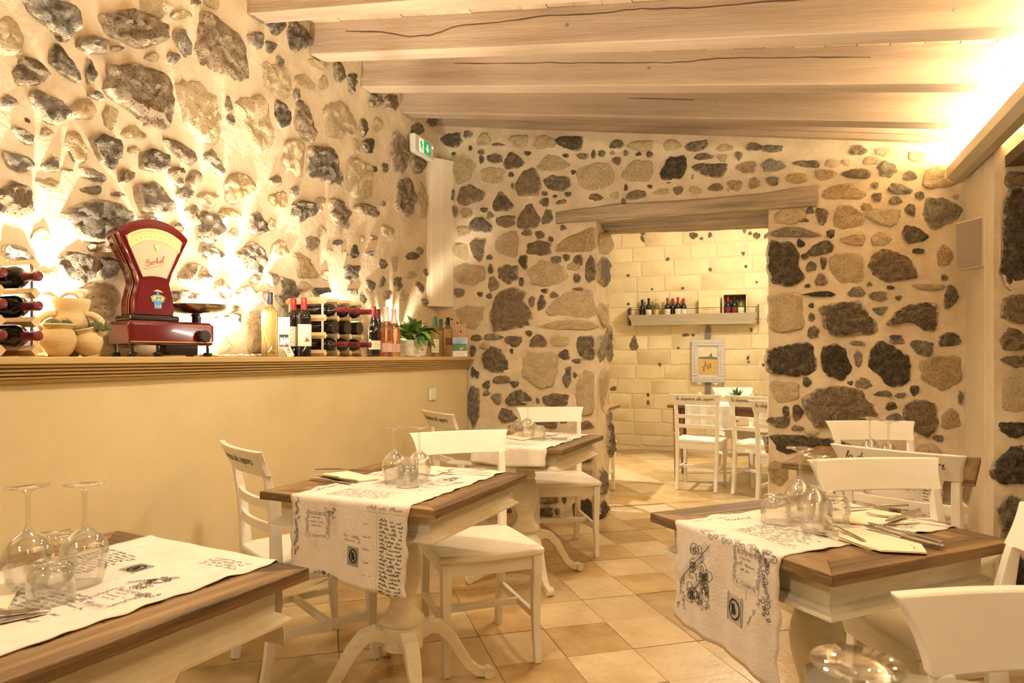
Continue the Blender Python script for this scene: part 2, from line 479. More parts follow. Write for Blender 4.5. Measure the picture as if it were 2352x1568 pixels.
def wbx(u):
    q = u * 124
    if q <= 44: return -2.6 + (XJ0 + 2.6) * q / 44
    if q <= 84: return XJ0 + (XJ1 - XJ0) * (q - 44) / 40
    return XJ1 + (1.12 - XJ1) * (q - 84) / 40
def wby(x, z): return YB + nz((x, z, 5), 2.4, .010) + nz((x, z, 2), 10, .004)
def wb(u, v):
    x, z = wbx(u), v * 3.25
    return (x, wby(x, z), z)
def wb_skip(u, v):
    x, z = wbx(u), v * 3.25
    return XJ0 < x < XJ1 and z < 2.24
b = MB().grid(wb, 124, 108, skip=wb_skip)
def jamb(xj, sgn):
    def fn(u, v):
        z = v * 3.25 / 108 * 75
        y0 = wby(xj, z); y = y0 + u * (YB2 - y0)
        k = min(1, u * 5)
        return (xj + k * (nz((y, z, xj), 4, .014) + nz((y * 2, z, 7), 11, .006)), y, z)
    return fn
b.grid(jamb(XJ0, 1), 14, 75); b.grid(jamb(XJ1, 0), 14, 75)
b.box(((XJ0 - 2.6) / 2, YB2 - .02, 1.6), (XJ0 + 2.6 - .06, .05, 3.2))
b.box(((XJ1 + 2.6) / 2, YB2 - .02, 1.6), (2.6 - XJ1 - .06, .05, 3.2))
b.box(((XJ0 + XJ1) / 2, YB2 - .02, 2.8), (XJ1 - XJ0 + .1, .05, 1.0))
wall_back = struct(b.build('wall_back', 'mortar', smooth=True), 'back wall of mixed dark and cream stones with a wide doorway')

def pier_front(u, v):
    x, z = XP + u * .9, v * 2.6
    return (x, YP + nz((x, z, 1), 4, .012) + nz((x, z, 2), 12, .006), z)
def pier_side(u, v):
    y, z = YP + u * (YB - YP), v * 2.6
    e = .03 * max(0, 1 - u * 6)
    return (XP + e + nz((y * .6, z * .4, 1), 3, .006), y, z)
b = MB().grid(pier_front, 26, 70)
wall_right = struct(b.build('wall_right', 'mortar', smooth=True), 'stone pier at the right end of the back wall')
MB().grid(pier_side, 18, 60).build('plaster_reveal', 'plaster_pale', wall_right, smooth=True)
for zz, yy, ln in ((1.2, 4.50, 2.3),):
    MB().box((XP - .004, yy, zz), (.008, .006, ln)).build('cable_channel', 'plaster_pale', wall_right)
struct(MB().box((1.97, 1.0, 1.4), (.04, 6.7, 2.8)).build('wall_side', 'plaster_pale'), 'plain plastered side wall past the stone pier')
struct(MB().box((-.3, -2.3, 1.6), (4.7, .04, 3.3)).build('wall_rear', 'plaster_pale'), 'plain plastered wall closing the dining room')

# low plastered wall with moulded ledge
def low(u, v):
    y, z = -2.28 + u * 7.22, v * 1.145
    return (XLOW + nz((y, z, 1), 1.3, .004), y, z)
struct(MB().grid(low, 60, 14).build('wall_left_low', 'plaster', smooth=True), 'smooth ochre plastered half wall under the wooden ledge')
prof = [(-2.62, 1.22), (-2.262, 1.22), (-2.258, 1.217), (-2.258, 1.198), (-2.266, 1.194)]
z = 1.194
x = -2.266
for k in range(4):
    prof += [(x - .010, z), (x, z - .003), (x - .002, z - .0095), (x - .014, z - .0105)]
    z -= .0125; x -= .008
prof += [(x, z), (x - .01, z - .012), (-2.36, z - .012), (-2.62, z - .012)]
ledge = struct(MB().prism(prof, -2.28, 4.935, 'y', Matrix(((1, 0, 0, 0), (0, 1, 0, 0), (0, 0, 1, 0), (0, 0, 0, 1)))).build('trim_1', 'ledge_wood'),
               'long ribbed wooden ledge capping the half wall')

# corner plaster casing
pc = [(-2.62, 4.78), (-2.585, 4.775), (-2.575, 4.79), (-2.555, 4.80), (-2.515, 4.855), (-2.50, 4.87), (-2.465, 4.93), (-2.45, 4.955), (-2.45, 4.98), (-2.62, 4.98)]
struct(MB().prism(pc, 1.62, 2.80).build('trim_2', 'plaster_pale', bevel=.006), 'white plaster casing in the corner of the two stone walls')

# ------------------------------------------------------------------ stones
def chaikin(P):
    out = []
    for i in range(len(P)):
        a, c = P[i], P[(i + 1) % len(P)]
        out += [(a[0] * .85 + c[0] * .15, a[1] * .85 + c[1] * .15), (a[0] * .15 + c[0] * .85, a[1] * .15 + c[1] * .85)]
    return out
def resample(P, n):
    L = [0]
    for i in range(len(P)):
        a, c = P[i], P[(i + 1) % len(P)]
        L.append(L[-1] + math.hypot(c[0] - a[0], c[1] - a[1]))
    out = []
    k = 0
    for i in range(n):
        t = L[-1] * i / n
        while L[k + 1] < t: k += 1
        a, c = P[k], P[(k + 1) % len(P)]
        q = (t - L[k]) / max(1e-9, L[k + 1] - L[k])
        out.append((a[0] + (c[0] - a[0]) * q, a[1] + (c[1] - a[1]) * q))
    return out
SEED = [0]
def stone(parent, poly, place, m, h):
    """poly: outline in wall coordinates (u,v); place(u,v,w) -> world point, w outward"""
    SEED[0] += 1; sd = SEED[0] * 3.17
    cu = sum(p[0] for p in poly) / len(poly); cv = sum(p[1] for p in poly) / len(poly)
    size = max(max(p[0] for p in poly) - min(p[0] for p in poly), max(p[1] for p in poly) - min(p[1] for p in poly))
    n = 13 if size < .05 else (22 if size < .14 else 36)
    P = resample(chaikin(poly), n)
    Q = []
    for a, c in P:
        du, dv = a - cu, c - cv
        k = 1 + .13 * noise.noise(Vector((du / size * 3 + sd, dv / size * 3, sd))) + .11 * noise.noise(Vector((du / size * 9, dv / size * 9 + sd, sd)))
        Q.append((du * k, dv * k))
    if size > .14: rings = ((1.06, -.012, 0, 1), (1.0, .06, .05, 1), (.94, .62, .35, .62), (.84, .88, .5, .25), (.66, .98, .6, .05), (.46, 1.03, .6, 0), (.24, 1.03, .6, 0))
    elif size > .05: rings = ((1.06, -.012, 0, 1), (1.0, .06, .05, 1), (.90, .68, .4, .62), (.64, .98, .5, .1), (.32, 1.02, .5, 0))
    else: rings = ((1.06, -.012, 0, 1), (.94, .5, .2, .7), (.5, 1., .3, 0))
    vs = []; fs = []; rim = []
    o0 = Vector(place(cu, cv, 0))
    tilt_u, tilt_v = random.uniform(-.2, .2), random.uniform(-.2, .2)
    for r, hh, na, rm in rings:
        for a, c in Q:
            w_ = hh * h if hh > 0 else hh
            if hh > .1:
                w_ += h * na * 1.5 * noise.noise(Vector((a * 30 * r + sd, c * 30 * r, sd))) + h * na * 1.2 * abs(noise.noise(Vector((a * 13 * r + sd, c * 13 * r, 3))))
                w_ += (a * tilt_u + c * tilt_v) * r * .6
            vs.append(Vector(place(cu + a * r, cv + c * r, w_)) - o0); rim.append(rm)
    m_ = len(rings)
    for j in range(m_ - 1):
        for i in range(n):
            k = (i + 1) % n
            fs.append((j * n + i, j * n + k, (j + 1) * n + k, (j + 1) * n + i))
    vs.append(Vector(place(cu, cv, h * 1.05)) - o0); rim.append(0)
    for i in range(n): fs.append(((m_ - 1) * n + i, (m_ - 1) * n + (i + 1) % n, m_ * n))
    o = MB().add(vs, fs).build('stone', m, parent, smooth=38, loc=o0)
    at = o.data.attributes.new('rim', 'FLOAT', 'POINT'); at.data.foreach_set('value', rim)
    return o

def stones(parent, org, sc, data, to_uv, place, hk):
    for e in data:
        if isinstance(e[0], (list, tuple)):
            pts, m = e[0], e[1]
            px = [(org[0] + a * sc, org[1] + c * sc) for a, c in pts]
        else:
            cx, cy, ww, hh, rot, m = e
            n = 9
            k = SEED[0] * 1.7
            px = []
            for i in range(n):
                t = 2 * math.pi * (i + .3 * math.sin(k + i * 2.1)) / n
                # superellipse gives a blocky outline
                c_, s_ = math.cos(t), math.sin(t)
                q = (abs(c_) ** 2.6 + abs(s_) ** 2.6) ** (-1 / 2.6)
                q *= 1.04 + .16 * math.sin(k * 2 + i * 1.9)
                a, c = c_ * q * ww / 2, s_ * q * hh / 2
                ra = R(-rot)
                px.append((org[0] + (cx + a * math.cos(ra) - c * math.sin(ra)) * sc, org[1] + (cy + a * math.sin(ra) + c * math.cos(ra)) * sc))
        poly = [to_uv(*p) for p in px]
        size = max(max(p[0] for p in poly) - min(p[0] for p in poly), max(p[1] for p in poly) - min(p[1] for p in poly))
        h = hk * min(1.35, .55 + size * 2.6) * random.uniform(.8, 1.2)
        if m in 'yo': h *= .62
        stone(parent, poly, place, 'stone_' + m, h)

random.seed(5)
uv_l = lambda u, v: (lambda p: (p.y, p.z))(on_x(u, v, XL))
pl_l = lambda u, v, w_: (XL + w_, u, v)
A = [(360, 90, 500, 230, -35, 'g'), (965, 210, 520, 225, -15, 'b'),
     ([(1440, 80), (1550, 120), (1750, 300), (1800, 640), (1450, 500), (1400, 340)], 'b'), (1305, 300, 100, 220, 14, 'g'),
     ([(780, 420), (1230, 520), (1250, 850), (1200, 940), (1050, 900), (750, 680)], 'b'),
     ([(1260, 570), (1560, 600), (1610, 960), (1540, 1060), (1400, 1010), (1300, 880)], 'y'),
     (195, 525, 250, 205, -15, 'b'), (450, 460, 135, 300, 32, 'd'), (650, 520, 60, 170, 4, 'd'), (660, 320, 210, 140, -10, 'g'),
     (840, 350, 90, 40, 0, 'b'), (1090, 415, 95, 70, 0, 'y'), (1240, 415, 90, 85, 0, 'g'), (45, 740, 120, 110, 0, 'g'),
     (360, 780, 330, 190, -25, 'g'), (595, 790, 190, 150, -10, 'o'), (800, 850, 105, 165, 0, 'y'), (960, 960, 160, 95, -15, 'o'),
     (165, 985, 190, 90, -25, 'g'), (330, 960, 100, 80, 0, 'y'), (545, 1060, 125, 250, 24, 'o'), (770, 1080, 185, 250, 25, 'd'),
     (1300, 1090, 290, 105, -35, 'b'), (1110, 1160, 220, 150, -10, 'd'), (960, 1080, 70, 55, 0, 'y'), (120, 1170, 250, 130, -18, 'g'),
     (360, 1190, 130, 100, 0, 'g'), (660, 1260, 210, 80, -20, 'g'), (905, 1270, 110, 105, 20, 'b'), (1270, 1270, 95, 150, 8, 'b'),
     (1395, 1290, 110, 110, 0, 'b'), ([(975, 1320), (1150, 1310), (1270, 1480), (1230, 1540), (1010, 1530), (960, 1420)], 'd'),
     (1330, 1400, 110, 110, 10, 'g'), (650, 1370, 140, 65, 0, 'g'), (850, 1400, 100, 30, -8, 'g'), (85, 1450, 270, 280, 0, 'b'),
     (340, 1330, 180, 110, 0, 'y'), (50, 270, 210, 290, 10, 'y'), (1120, 60, 250, 130, -20, 'y'), (1300, 110, 150, 70, 0, 'y'),
     (1535, 1170, 90, 210, 35, 'g'), (1630, 760, 40, 140, 0, 'g'), (1650, 870, 50, 90, 10, 'g'), (1400, 20, 70, 60, 0, 'g'),
     (1525, 25, 120, 80, 0, 'y'), (690, 690, 120, 50, -25, 'g'), (430, 285, 50, 25, -40, 'b'), (190, 870, 60, 25, -40, 'b'),
     (820, 130, 90, 30, -20, 'y'), (480, 1230, 80, 25, 0, 'g'), (1060, 900, 60, 30, 0, 'y')]
stones(wall_left, (0, 0), .3188, A, uv_l, pl_l, .025)
B = [(410, 190, 135, 120, 0, 'd'), (565, 270, 150, 215, 25, 'd'), (270, 290, 130, 130, 0, 'g'), (372, 340, 80, 90, 20, 'd'),
     ([(300, 440), (480, 480), (530, 680), (500, 720), (330, 660)], 'y'), (450, 825, 105, 200, 22, 'd'), (560, 680, 45, 90, 0, 'g'), (440, 450, 50, 90, 15, 'g'),
     ([(560, 720), (620, 760), (700, 960), (690, 1030), (600, 1000), (540, 900)], 'b'),
     ([(640, 1070), (760, 1040), (830, 1100), (890, 1340), (770, 1310), (640, 1250)], 'd'),
     ([(80, 680), (340, 690), (400, 1050), (330, 1160), (220, 1030), (150, 850)], 'y'), ([(470, 1000), (620, 1010), (620, 1250), (590, 1280), (440, 1200)], 'y'),
     ([(760, 760), (920, 720), (1010, 980), (880, 1010), (780, 980)], 'y'), ([(940, 1130), (1090, 1170), (1100, 1430), (1000, 1440), (920, 1330)], 'y'),
     (870, 520, 75, 170, 10, 'b'), (960, 590, 60, 160, -4, 'd'), (1130, 720, 90, 110, 0, 'b'), (1250, 740, 90, 130, 0, 'b'), (1050, 920, 50, 130, 0, 'd'),
     (1080, 1050, 85, 110, 0, 'd'), (1300, 1100, 120, 290, 6, 'b'), (1430, 930, 80, 90, 0, 'b'), (1440, 1190, 120, 110, 0, 'b'), (1110, 1220, 55, 45, 0, 'd'),
     (1200, 1210, 55, 70, 0, 'g'), (150, 1350, 210, 210, 20, 'o'), (430, 1440, 135, 130, 20, 'o'), (410, 1305, 95, 80, -20, 'b'), (550, 1380, 60, 70, 0, 'g'),
     (605, 1520, 180, 150, 15, 'd'), (720, 460, 150, 55, -20, 'y'), (620, 590, 190, 70, -30, 'y'), (760, 600, 60, 100, 0, 'y'), (1000, 1060, 50, 120, 0, 'y'),
     (1530, 880, 60, 70, 0, 'b'), (590, 740, 40, 45, 0, 'd'), (1150, 900, 60, 110, 0, 'y')]
stones(wall_left, (500, 0), .3188, B, uv_l, pl_l, .025)
Cc = [([(460, 130), (700, 20), (950, 60), (1090, 140), (1080, 330), (840, 380), (600, 330), (480, 200)], 'g'),
      ([(0, 380), (180, 400), (300, 540), (200, 600), (0, 600)], 'g'), (610, 570, 300, 280, 0, 'd'), (860, 580, 170, 185, 0, 'k'),
      ([(560, 740), (900, 690), (980, 800), (900, 980), (600, 980)], 'o'), (1540, 620, 240, 150, -5, 'b'), (1470, 820, 230, 140, -10, 'd'),
      (1680, 460, 220, 105, -10, 'g'), (1765, 770, 130, 200, 15, 'b'), (1670, 250, 225, 250, 0, 'd'), (1860, 320, 80, 90, 0, 'y'),
      (1190, 190, 140, 55, 0, 'g'), (1400, 270, 120, 100, 20, 'b'), (350, 680, 190, 190, 0, 'y'), (380, 850, 170, 150, 0, 'o'), (1800, 1000, 250, 150, 0, 'g'),
      (1780, 1190, 120, 160, 0, 'y'), (1550, 160, 95, 150, 12, 'b'), (540, 1000, 160, 180, 0, 'g'), (150, 1000, 260, 200, 0, 'd'), (1000, 1160, 300, 110, 0, 'o'),
      (1240, 1080, 200, 100, 0, 'g'), (100, 760, 160, 120, 0, 'b'), (310, 320, 150, 130, 10, 'y'), (740, 410, 90, 60, 0, 'y'), (880, 440, 60, 70, 0, 'y')]
stones(wall_left, (0, 450), .287, Cc, uv_l, pl_l, .025)
D = [([(580, 620), (650, 570), (750, 630), (780, 760), (740, 870), (600, 850), (500, 700)], 'd'), (705, 430, 150, 200, 12, 'd'),
     ([(1320, 220), (1400, 200), (1493, 330), (1480, 500), (1420, 480), (1340, 380)], 'b'),
     ([(1020, 680), (1080, 670), (1170, 740), (1220, 880), (1150, 900), (1060, 870)], 'o'), (1170, 590, 110, 130, -20, 'b'), (900, 640, 150, 150, -20, 'y'),
     ([(900, 880), (1040, 900), (1060, 1050), (1000, 1170), (890, 1100), (870, 1000)], 'd'), (850, 900, 110, 120, 0, 'g'), (600, 1020, 150, 130, 0, 'o'),
     ([(600, 1210), (720, 1150), (770, 1300), (760, 1540), (620, 1540)], 'o'), (410, 1470, 100, 150, 0, 'y'), (165, 330, 110, 140, 30, 'b'), (90, 170, 130, 115, -10, 'g'),
     (290, 220, 170, 130, 0, 'o'), (470, 340, 190, 85, -14, 'o'), (1250, 250, 75, 130, -20, 'y'), (1260, 500, 90, 110, 0, 'y'), (1390, 590, 80, 60, 0, 'd'),
     (1240, 1000, 130, 60, 0, 'd'), (510, 510, 75, 90, 0, 'y'), (830, 430, 70, 110, -10, 'y'), (1030, 140, 60, 70, 0, 'g'), (1330, 680, 60, 100, 0, 'y'),
     (690, 900, 90, 70, 0, 'y'), (740, 1050, 110, 110, 0, 'y'), (1120, 960, 100, 80, 0, 'y'), (1290, 860, 70, 90, 0, 'y')]
stones(wall_left, (400, 400), .2679, D, uv_l, pl_l, .025)
E_ = [(440, 1090, 85, 125, 0, 'd'), (405, 1280, 125, 170, 0, 'd'), (580, 1390, 75, 105, 10, 'd'), (570, 1110, 80, 55, 0, 'g'), (690, 1200, 95, 90, 0, 'd'),
      (560, 720, 210, 105, -25, 'b'), (610, 965, 60, 40, 0, 'd'), (945, 1130, 100, 70, 0, 'd'), (1025, 1080, 60, 70, 0, 'g'), (1030, 1410, 75, 110, 25, 'b'),
      (830, 1370, 75, 130, 0, 'd'), (690, 1360, 50, 100, -10, 'g'), (425, 1450, 85, 65, 0, 'd'), (515, 1520, 60, 90, 0, 'g'),
      ([(820, 450), (920, 430), (970, 560), (960, 770), (900, 790), (800, 700)], 'b'), (1045, 620, 90, 330, 0, 'y'), (1080, 1280, 45, 80, 0, 'g'), (740, 900, 150, 100, -20, 'y'),
      (160, 1440, 150, 55, 0, 'd'), (1070, 1540, 60, 60, 0, 'b'), (700, 660, 45, 60, 0, 'g'), (510, 970, 50, 60, 0, 'y'), (340, 1110, 90, 60, 0, 'y'), (800, 1200, 60, 150, 10, 'y'),
      (960, 1300, 100, 60, 0, 'y'), (740, 1480, 60, 100, 0, 'g'), (890, 1480, 60, 90, 0, 'y')]
stones(wall_left, (700, 300), .2551, E_, uv_l, pl_l, .024)
# stones that run on past the left of the frame
rq = random.Random(77)
for i in range(9):
    for j in range(11):
        y0 = .18 + i * .165 + rq.uniform(-.05, .05); z0 = 1.32 + j * .165 + rq.uniform(-.05, .05) + .05 * (i % 2)
        if y0 > 1.50 - .1 * (j > 5): continue
        s_ = rq.uniform(.032, .078); el = rq.uniform(.55, .95); ra = rq.uniform(-.7, .7)
        poly = []
        for q in range(8):
            a_, c_ = s_ * math.cos(q * .785) * (1 + .25 * rq.uniform(-1, 1)), s_ * el * math.sin(q * .785) * (1 + .25 * rq.uniform(-1, 1))
            poly.append((y0 + a_ * math.cos(ra) - c_ * math.sin(ra), z0 + a_ * math.sin(ra) + c_ * math.cos(ra)))
        stone(wall_left, poly, pl_l, 'stone_' + rq.choice('dbgyogby'), .02)

uv_b = lambda u, v: (lambda p: (p.x, p.z))(on_y(u, v, YB))
pl_b = lambda u, v, w_: (u, YB - w_, v)
Fd = [(280, 130, 150, 105, 14, 'd'), (390, 95, 70, 50, 0, 'g'), (1135, 152, 205, 105, 0, 'd'), (715, 285, 150, 110, 0, 'b'), (585, 265, 110, 70, 0, 'b'), (490, 272, 40, 60, 0, 'b'),
      (487, 218, 55, 38, 0, 'b'), (410, 190, 30, 40, 0, 'd'), (290, 230, 32, 26, 20, 'd'), (820, 226, 56, 34, -6, 'd'), (825, 445, 190, 190, 0, 'b'), (1040, 440, 200, 112, 0, 'd'),
      (415, 530, 195, 135, 6, 'b'), ([(625, 490), (680, 540), (720, 600), (705, 648), (560, 640), (575, 575)], 'd'), (830, 693, 165, 175, 0, 'b'), (665, 715, 140, 90, 0, 'b'),
      (965, 690, 85, 125, -20, 'g'), (945, 580, 75, 70, 0, 'd'), (945, 516, 52, 34, 0, 'd'), (1020, 537, 38, 28, 0, 'd'), (1115, 522, 56, 38, 10, 'd'), (1065, 576, 86, 38, 6, 'b'),
      (385, 658, 100, 78, 0, 'o'), (480, 748, 170, 110, -15, 'd'), (466, 915, 112, 165, -4, 'b'), (546, 975, 46, 40, 0, 'd'), (680, 1090, 145, 138, 0, 'd'), (575, 1168, 80, 105, 0, 'b'),
      (790, 1005, 68, 110, 0, 'd'), (776, 1150, 40, 64, 0, 'd'), (900, 912, 172, 115, 0, 'b'), (910, 812, 80, 60, 0, 'b'), (815, 800, 80, 45, 0, 'g'), (990, 845, 42, 45, 0, 'd'),
      ([(610, 1210), (740, 1180), (820, 1240), (780, 1270), (860, 1370), (840, 1480), (600, 1510), (550, 1480), (560, 1360)], 'b'), (480, 1240, 45, 40, 0, 'd'), (545, 1255, 45, 45, -20, 'd'),
      (852, 1290, 48, 86, -10, 'd'), (920, 1305, 65, 112, -8, 'd'), (945, 1216, 55, 36, 0, 'd'), (1010, 1246, 66, 44, 0, 'b'), (1025, 990, 76, 60, 0, 'b'), (1100, 976, 55, 54, 10, 'd'),
      (1185, 996, 68, 86, 0, 'd'), (1176, 1124, 60, 66, 20, 'd'), (1273, 1065, 76, 200, 0, 'd'), (1220, 246, 96, 48, 6, 'g'), (1295, 236, 30, 66, 0, 'd'), (1100, 243, 55, 30, 0, 'd'),
      (1152, 362, 40, 34, 20, 'd'), ([(1180, 360), (1290, 290), (1420, 310), (1450, 420), (1380, 500), (1200, 490)], 'y'), (1000, 300, 220, 115, 0, 'y'), (570, 385, 160, 130, 0, 'y'),
      (350, 340, 170, 200, 0, 'y'), (670, 880, 180, 180, 0, 'y'), (965, 1090, 290, 175, 0, 'y'), ([(1020, 900), (1100, 830), (1310, 740), (1310, 930), (1010, 940)], 'o'),
      ([(920, 1390), (1060, 1230), (1300, 1200), (1310, 1410)], 'y'), (1110, 1465, 395, 72, 0, 'y'), (410, 1090, 250, 160, 0, 'y'), (940, 150, 170, 100, 0, 'y'), (760, 140, 140, 90, 0, 'y'),
      (505, 130, 110, 90, 0, 'y'), (420, 1400, 200, 180, 0, 'y'), (1312, 546, 110, 55, -4, 'b'), (1450, 530, 60, 60, 0, 'y'), (1078, 762, 50, 40, 0, 'd'), (702, 378, 38, 40, 0, 'd'),
      (832, 1520, 48, 46, 15, 'd'), (275, 520, 46, 110, 0, 'g'), (300, 645, 50, 90, 0, 'g'), (550, 675, 45, 55, 0, 'b'), (510, 635, 60, 40, 0, 'b'), (610, 165, 95, 20, 0, 'b'), (712, 460, 18, 50, 0, 'd'),
      (350, 790, 120, 80, 0, 'y'), (340, 930, 130, 120, 0, 'y'), (555, 1060, 45, 70, 0, 'g'), (1150, 1040, 90, 60, 0, 'y'), (330, 1230, 90, 70, 0, 'g'), (1185, 1200, 80, 22, 0, 'b')]
stones(wall_back, (950, 280), .3189, Fd, uv_b, pl_b, .015)
Gd = [([(290, 560), (420, 470), (520, 510), (610, 660), (600, 780), (420, 790), (290, 720)], 'd'), (430, 372, 220, 78, -4, 'g'), (665, 417, 215, 128, 0, 'b'),
      ([(835, 490), (850, 410), (920, 340), (990, 345), (1040, 420), (1050, 490)], 'b'), (838, 330, 70, 66, 25, 'd'),
      ([(650, 590), (720, 530), (1130, 550), (1170, 700), (1140, 960), (1000, 990), (870, 930), (720, 820), (650, 690)], 'y'), (1250, 582, 130, 138, 20, 'd'),
      ([(1400, 360), (1600, 355), (1600, 645), (1430, 620), (1380, 480)], 'd'), (1275, 820, 115, 260, 0, 'd'), (1370, 815, 58, 80, 10, 'g'), (1390, 650, 110, 56, -6, 'g'),
      ([(1420, 700), (1590, 700), (1590, 1270), (1440, 1280), (1360, 1100), (1370, 900)], 'y'), (520, 870, 205, 100, 0, 'b'), (668, 915, 125, 80, 0, 'd'), (340, 930, 90, 110, -20, 'd'),
      (236, 808, 50, 95, 0, 'd'), (340, 1025, 90, 66, 0, 'g'), (465, 1085, 130, 140, 0, 'g'), (715, 1080, 300, 178, 0, 'd'), (1155, 1105, 310, 175, 0, 'b'), (590, 1290, 235, 150, -18, 'd'),
      (1050, 1370, 260, 110, -6, 'd'), (1240, 1350, 110, 60, 0, 'b'), (225, 380, 130, 76, 0, 'b'), (185, 535, 85, 140, -8, 'b'), (312, 480, 105, 80, 0, 'o'),
      (1200, 420, 220, 130, 0, 'y'), (940, 1110, 38, 80, 10, 'g'), (636, 535, 50, 66, 0, 'd'), (1500, 1400, 160, 110, 0, 'b'), (195, 1150, 150, 480, 0, 'g'), (190, 780, 60, 120, 0, 'd'),
      (700, 1420, 200, 100, 0, 'o'), (880, 560, 60, 30, 0, 'y')]
stones(wall_back, (1050, 700), .19766, Gd, uv_b, pl_b, .015)
G2 = [(810, 1035, 115, 55, 0, 'b'), (862, 1105, 40, 46, 0, 'd'), (790, 1115, 100, 72, -10, 'd'), ([(955, 1060), (1060, 1020), (1085, 1100), (1080, 1175), (960, 1150)], 'k'),
      (560, 1100, 62, 40, 0, 'd'), (905, 1040, 32, 42, 0, 'd'), (1020, 780, 100, 90, 0, 'b'), (1030, 900, 90, 110, 0, 'o'), (700, 1050, 70, 60, 0, 'g'), (660, 900, 90, 80, 0, 'b')]
stones(wall_back, (950, 750), .3826, G2, uv_b, pl_b, .015)
Hd = [(285, 212, 190, 100, 0, 'd'), (115, 325, 85, 85, -15, 'd'), (397, 316, 68, 70, -20, 'd'), (545, 326, 70, 48, 14, 'd'), (676, 332, 85, 78, 0, 'd'), (20, 332, 42, 100, 0, 'd'),
      (290, 405, 115, 105, 15, 'b'), ([(890, 370), (1110, 340), (1140, 470), (1060, 640), (790, 640), (790, 540)], 'k'), (1240, 232, 275, 130, 12, 'd'), (1305, 362, 225, 78, 0, 'b'),
      (1400, 512, 415, 170, 0, 'd'), (1900, 242, 210, 95, 0, 'd'), (2120, 262, 255, 90, 0, 'g'), (1722, 345, 95, 100, 20, 'g'), (1810, 482, 230, 145, 0, 'o'), (2130, 462, 290, 140, 0, 'g'),
      (520, 806, 235, 115, 6, 'b'), (1010, 750, 138, 110, 0, 'b'), (1445, 722, 178, 100, 0, 'b'), (1680, 690, 190, 130, 0, 'o'), (1900, 672, 140, 138, 0, 'o'), (2120, 642, 170, 125, 0, 'g'),
      (396, 722, 50, 82, 0, 'd'), (680, 710, 66, 54, 0, 'd'), ([(340, 560), (470, 400), (700, 390), (720, 600), (660, 660), (380, 640)], 'y'), (570, 232, 310, 120, 0, 'y'), (940, 222, 220, 120, 0, 'y'),
      (800, 762, 200, 85, 0, 'y'), (1225, 745, 200, 100, 0, 'y'), (1160, 600, 85, 70, 0, 'o'), (370, 880, 60, 80, 0, 'g'), (1560, 250, 180, 90, 0, 'y'), (1530, 370, 120, 90, 0, 'y'), (235, 315, 60, 50, 0, 'o'),
      (1600, 740, 40, 50, 0, 'y'), (900, 665, 70, 20, 0, 'd')]
stones(wall_back, (1360, 290), .19558, Hd, uv_b, pl_b, .015)
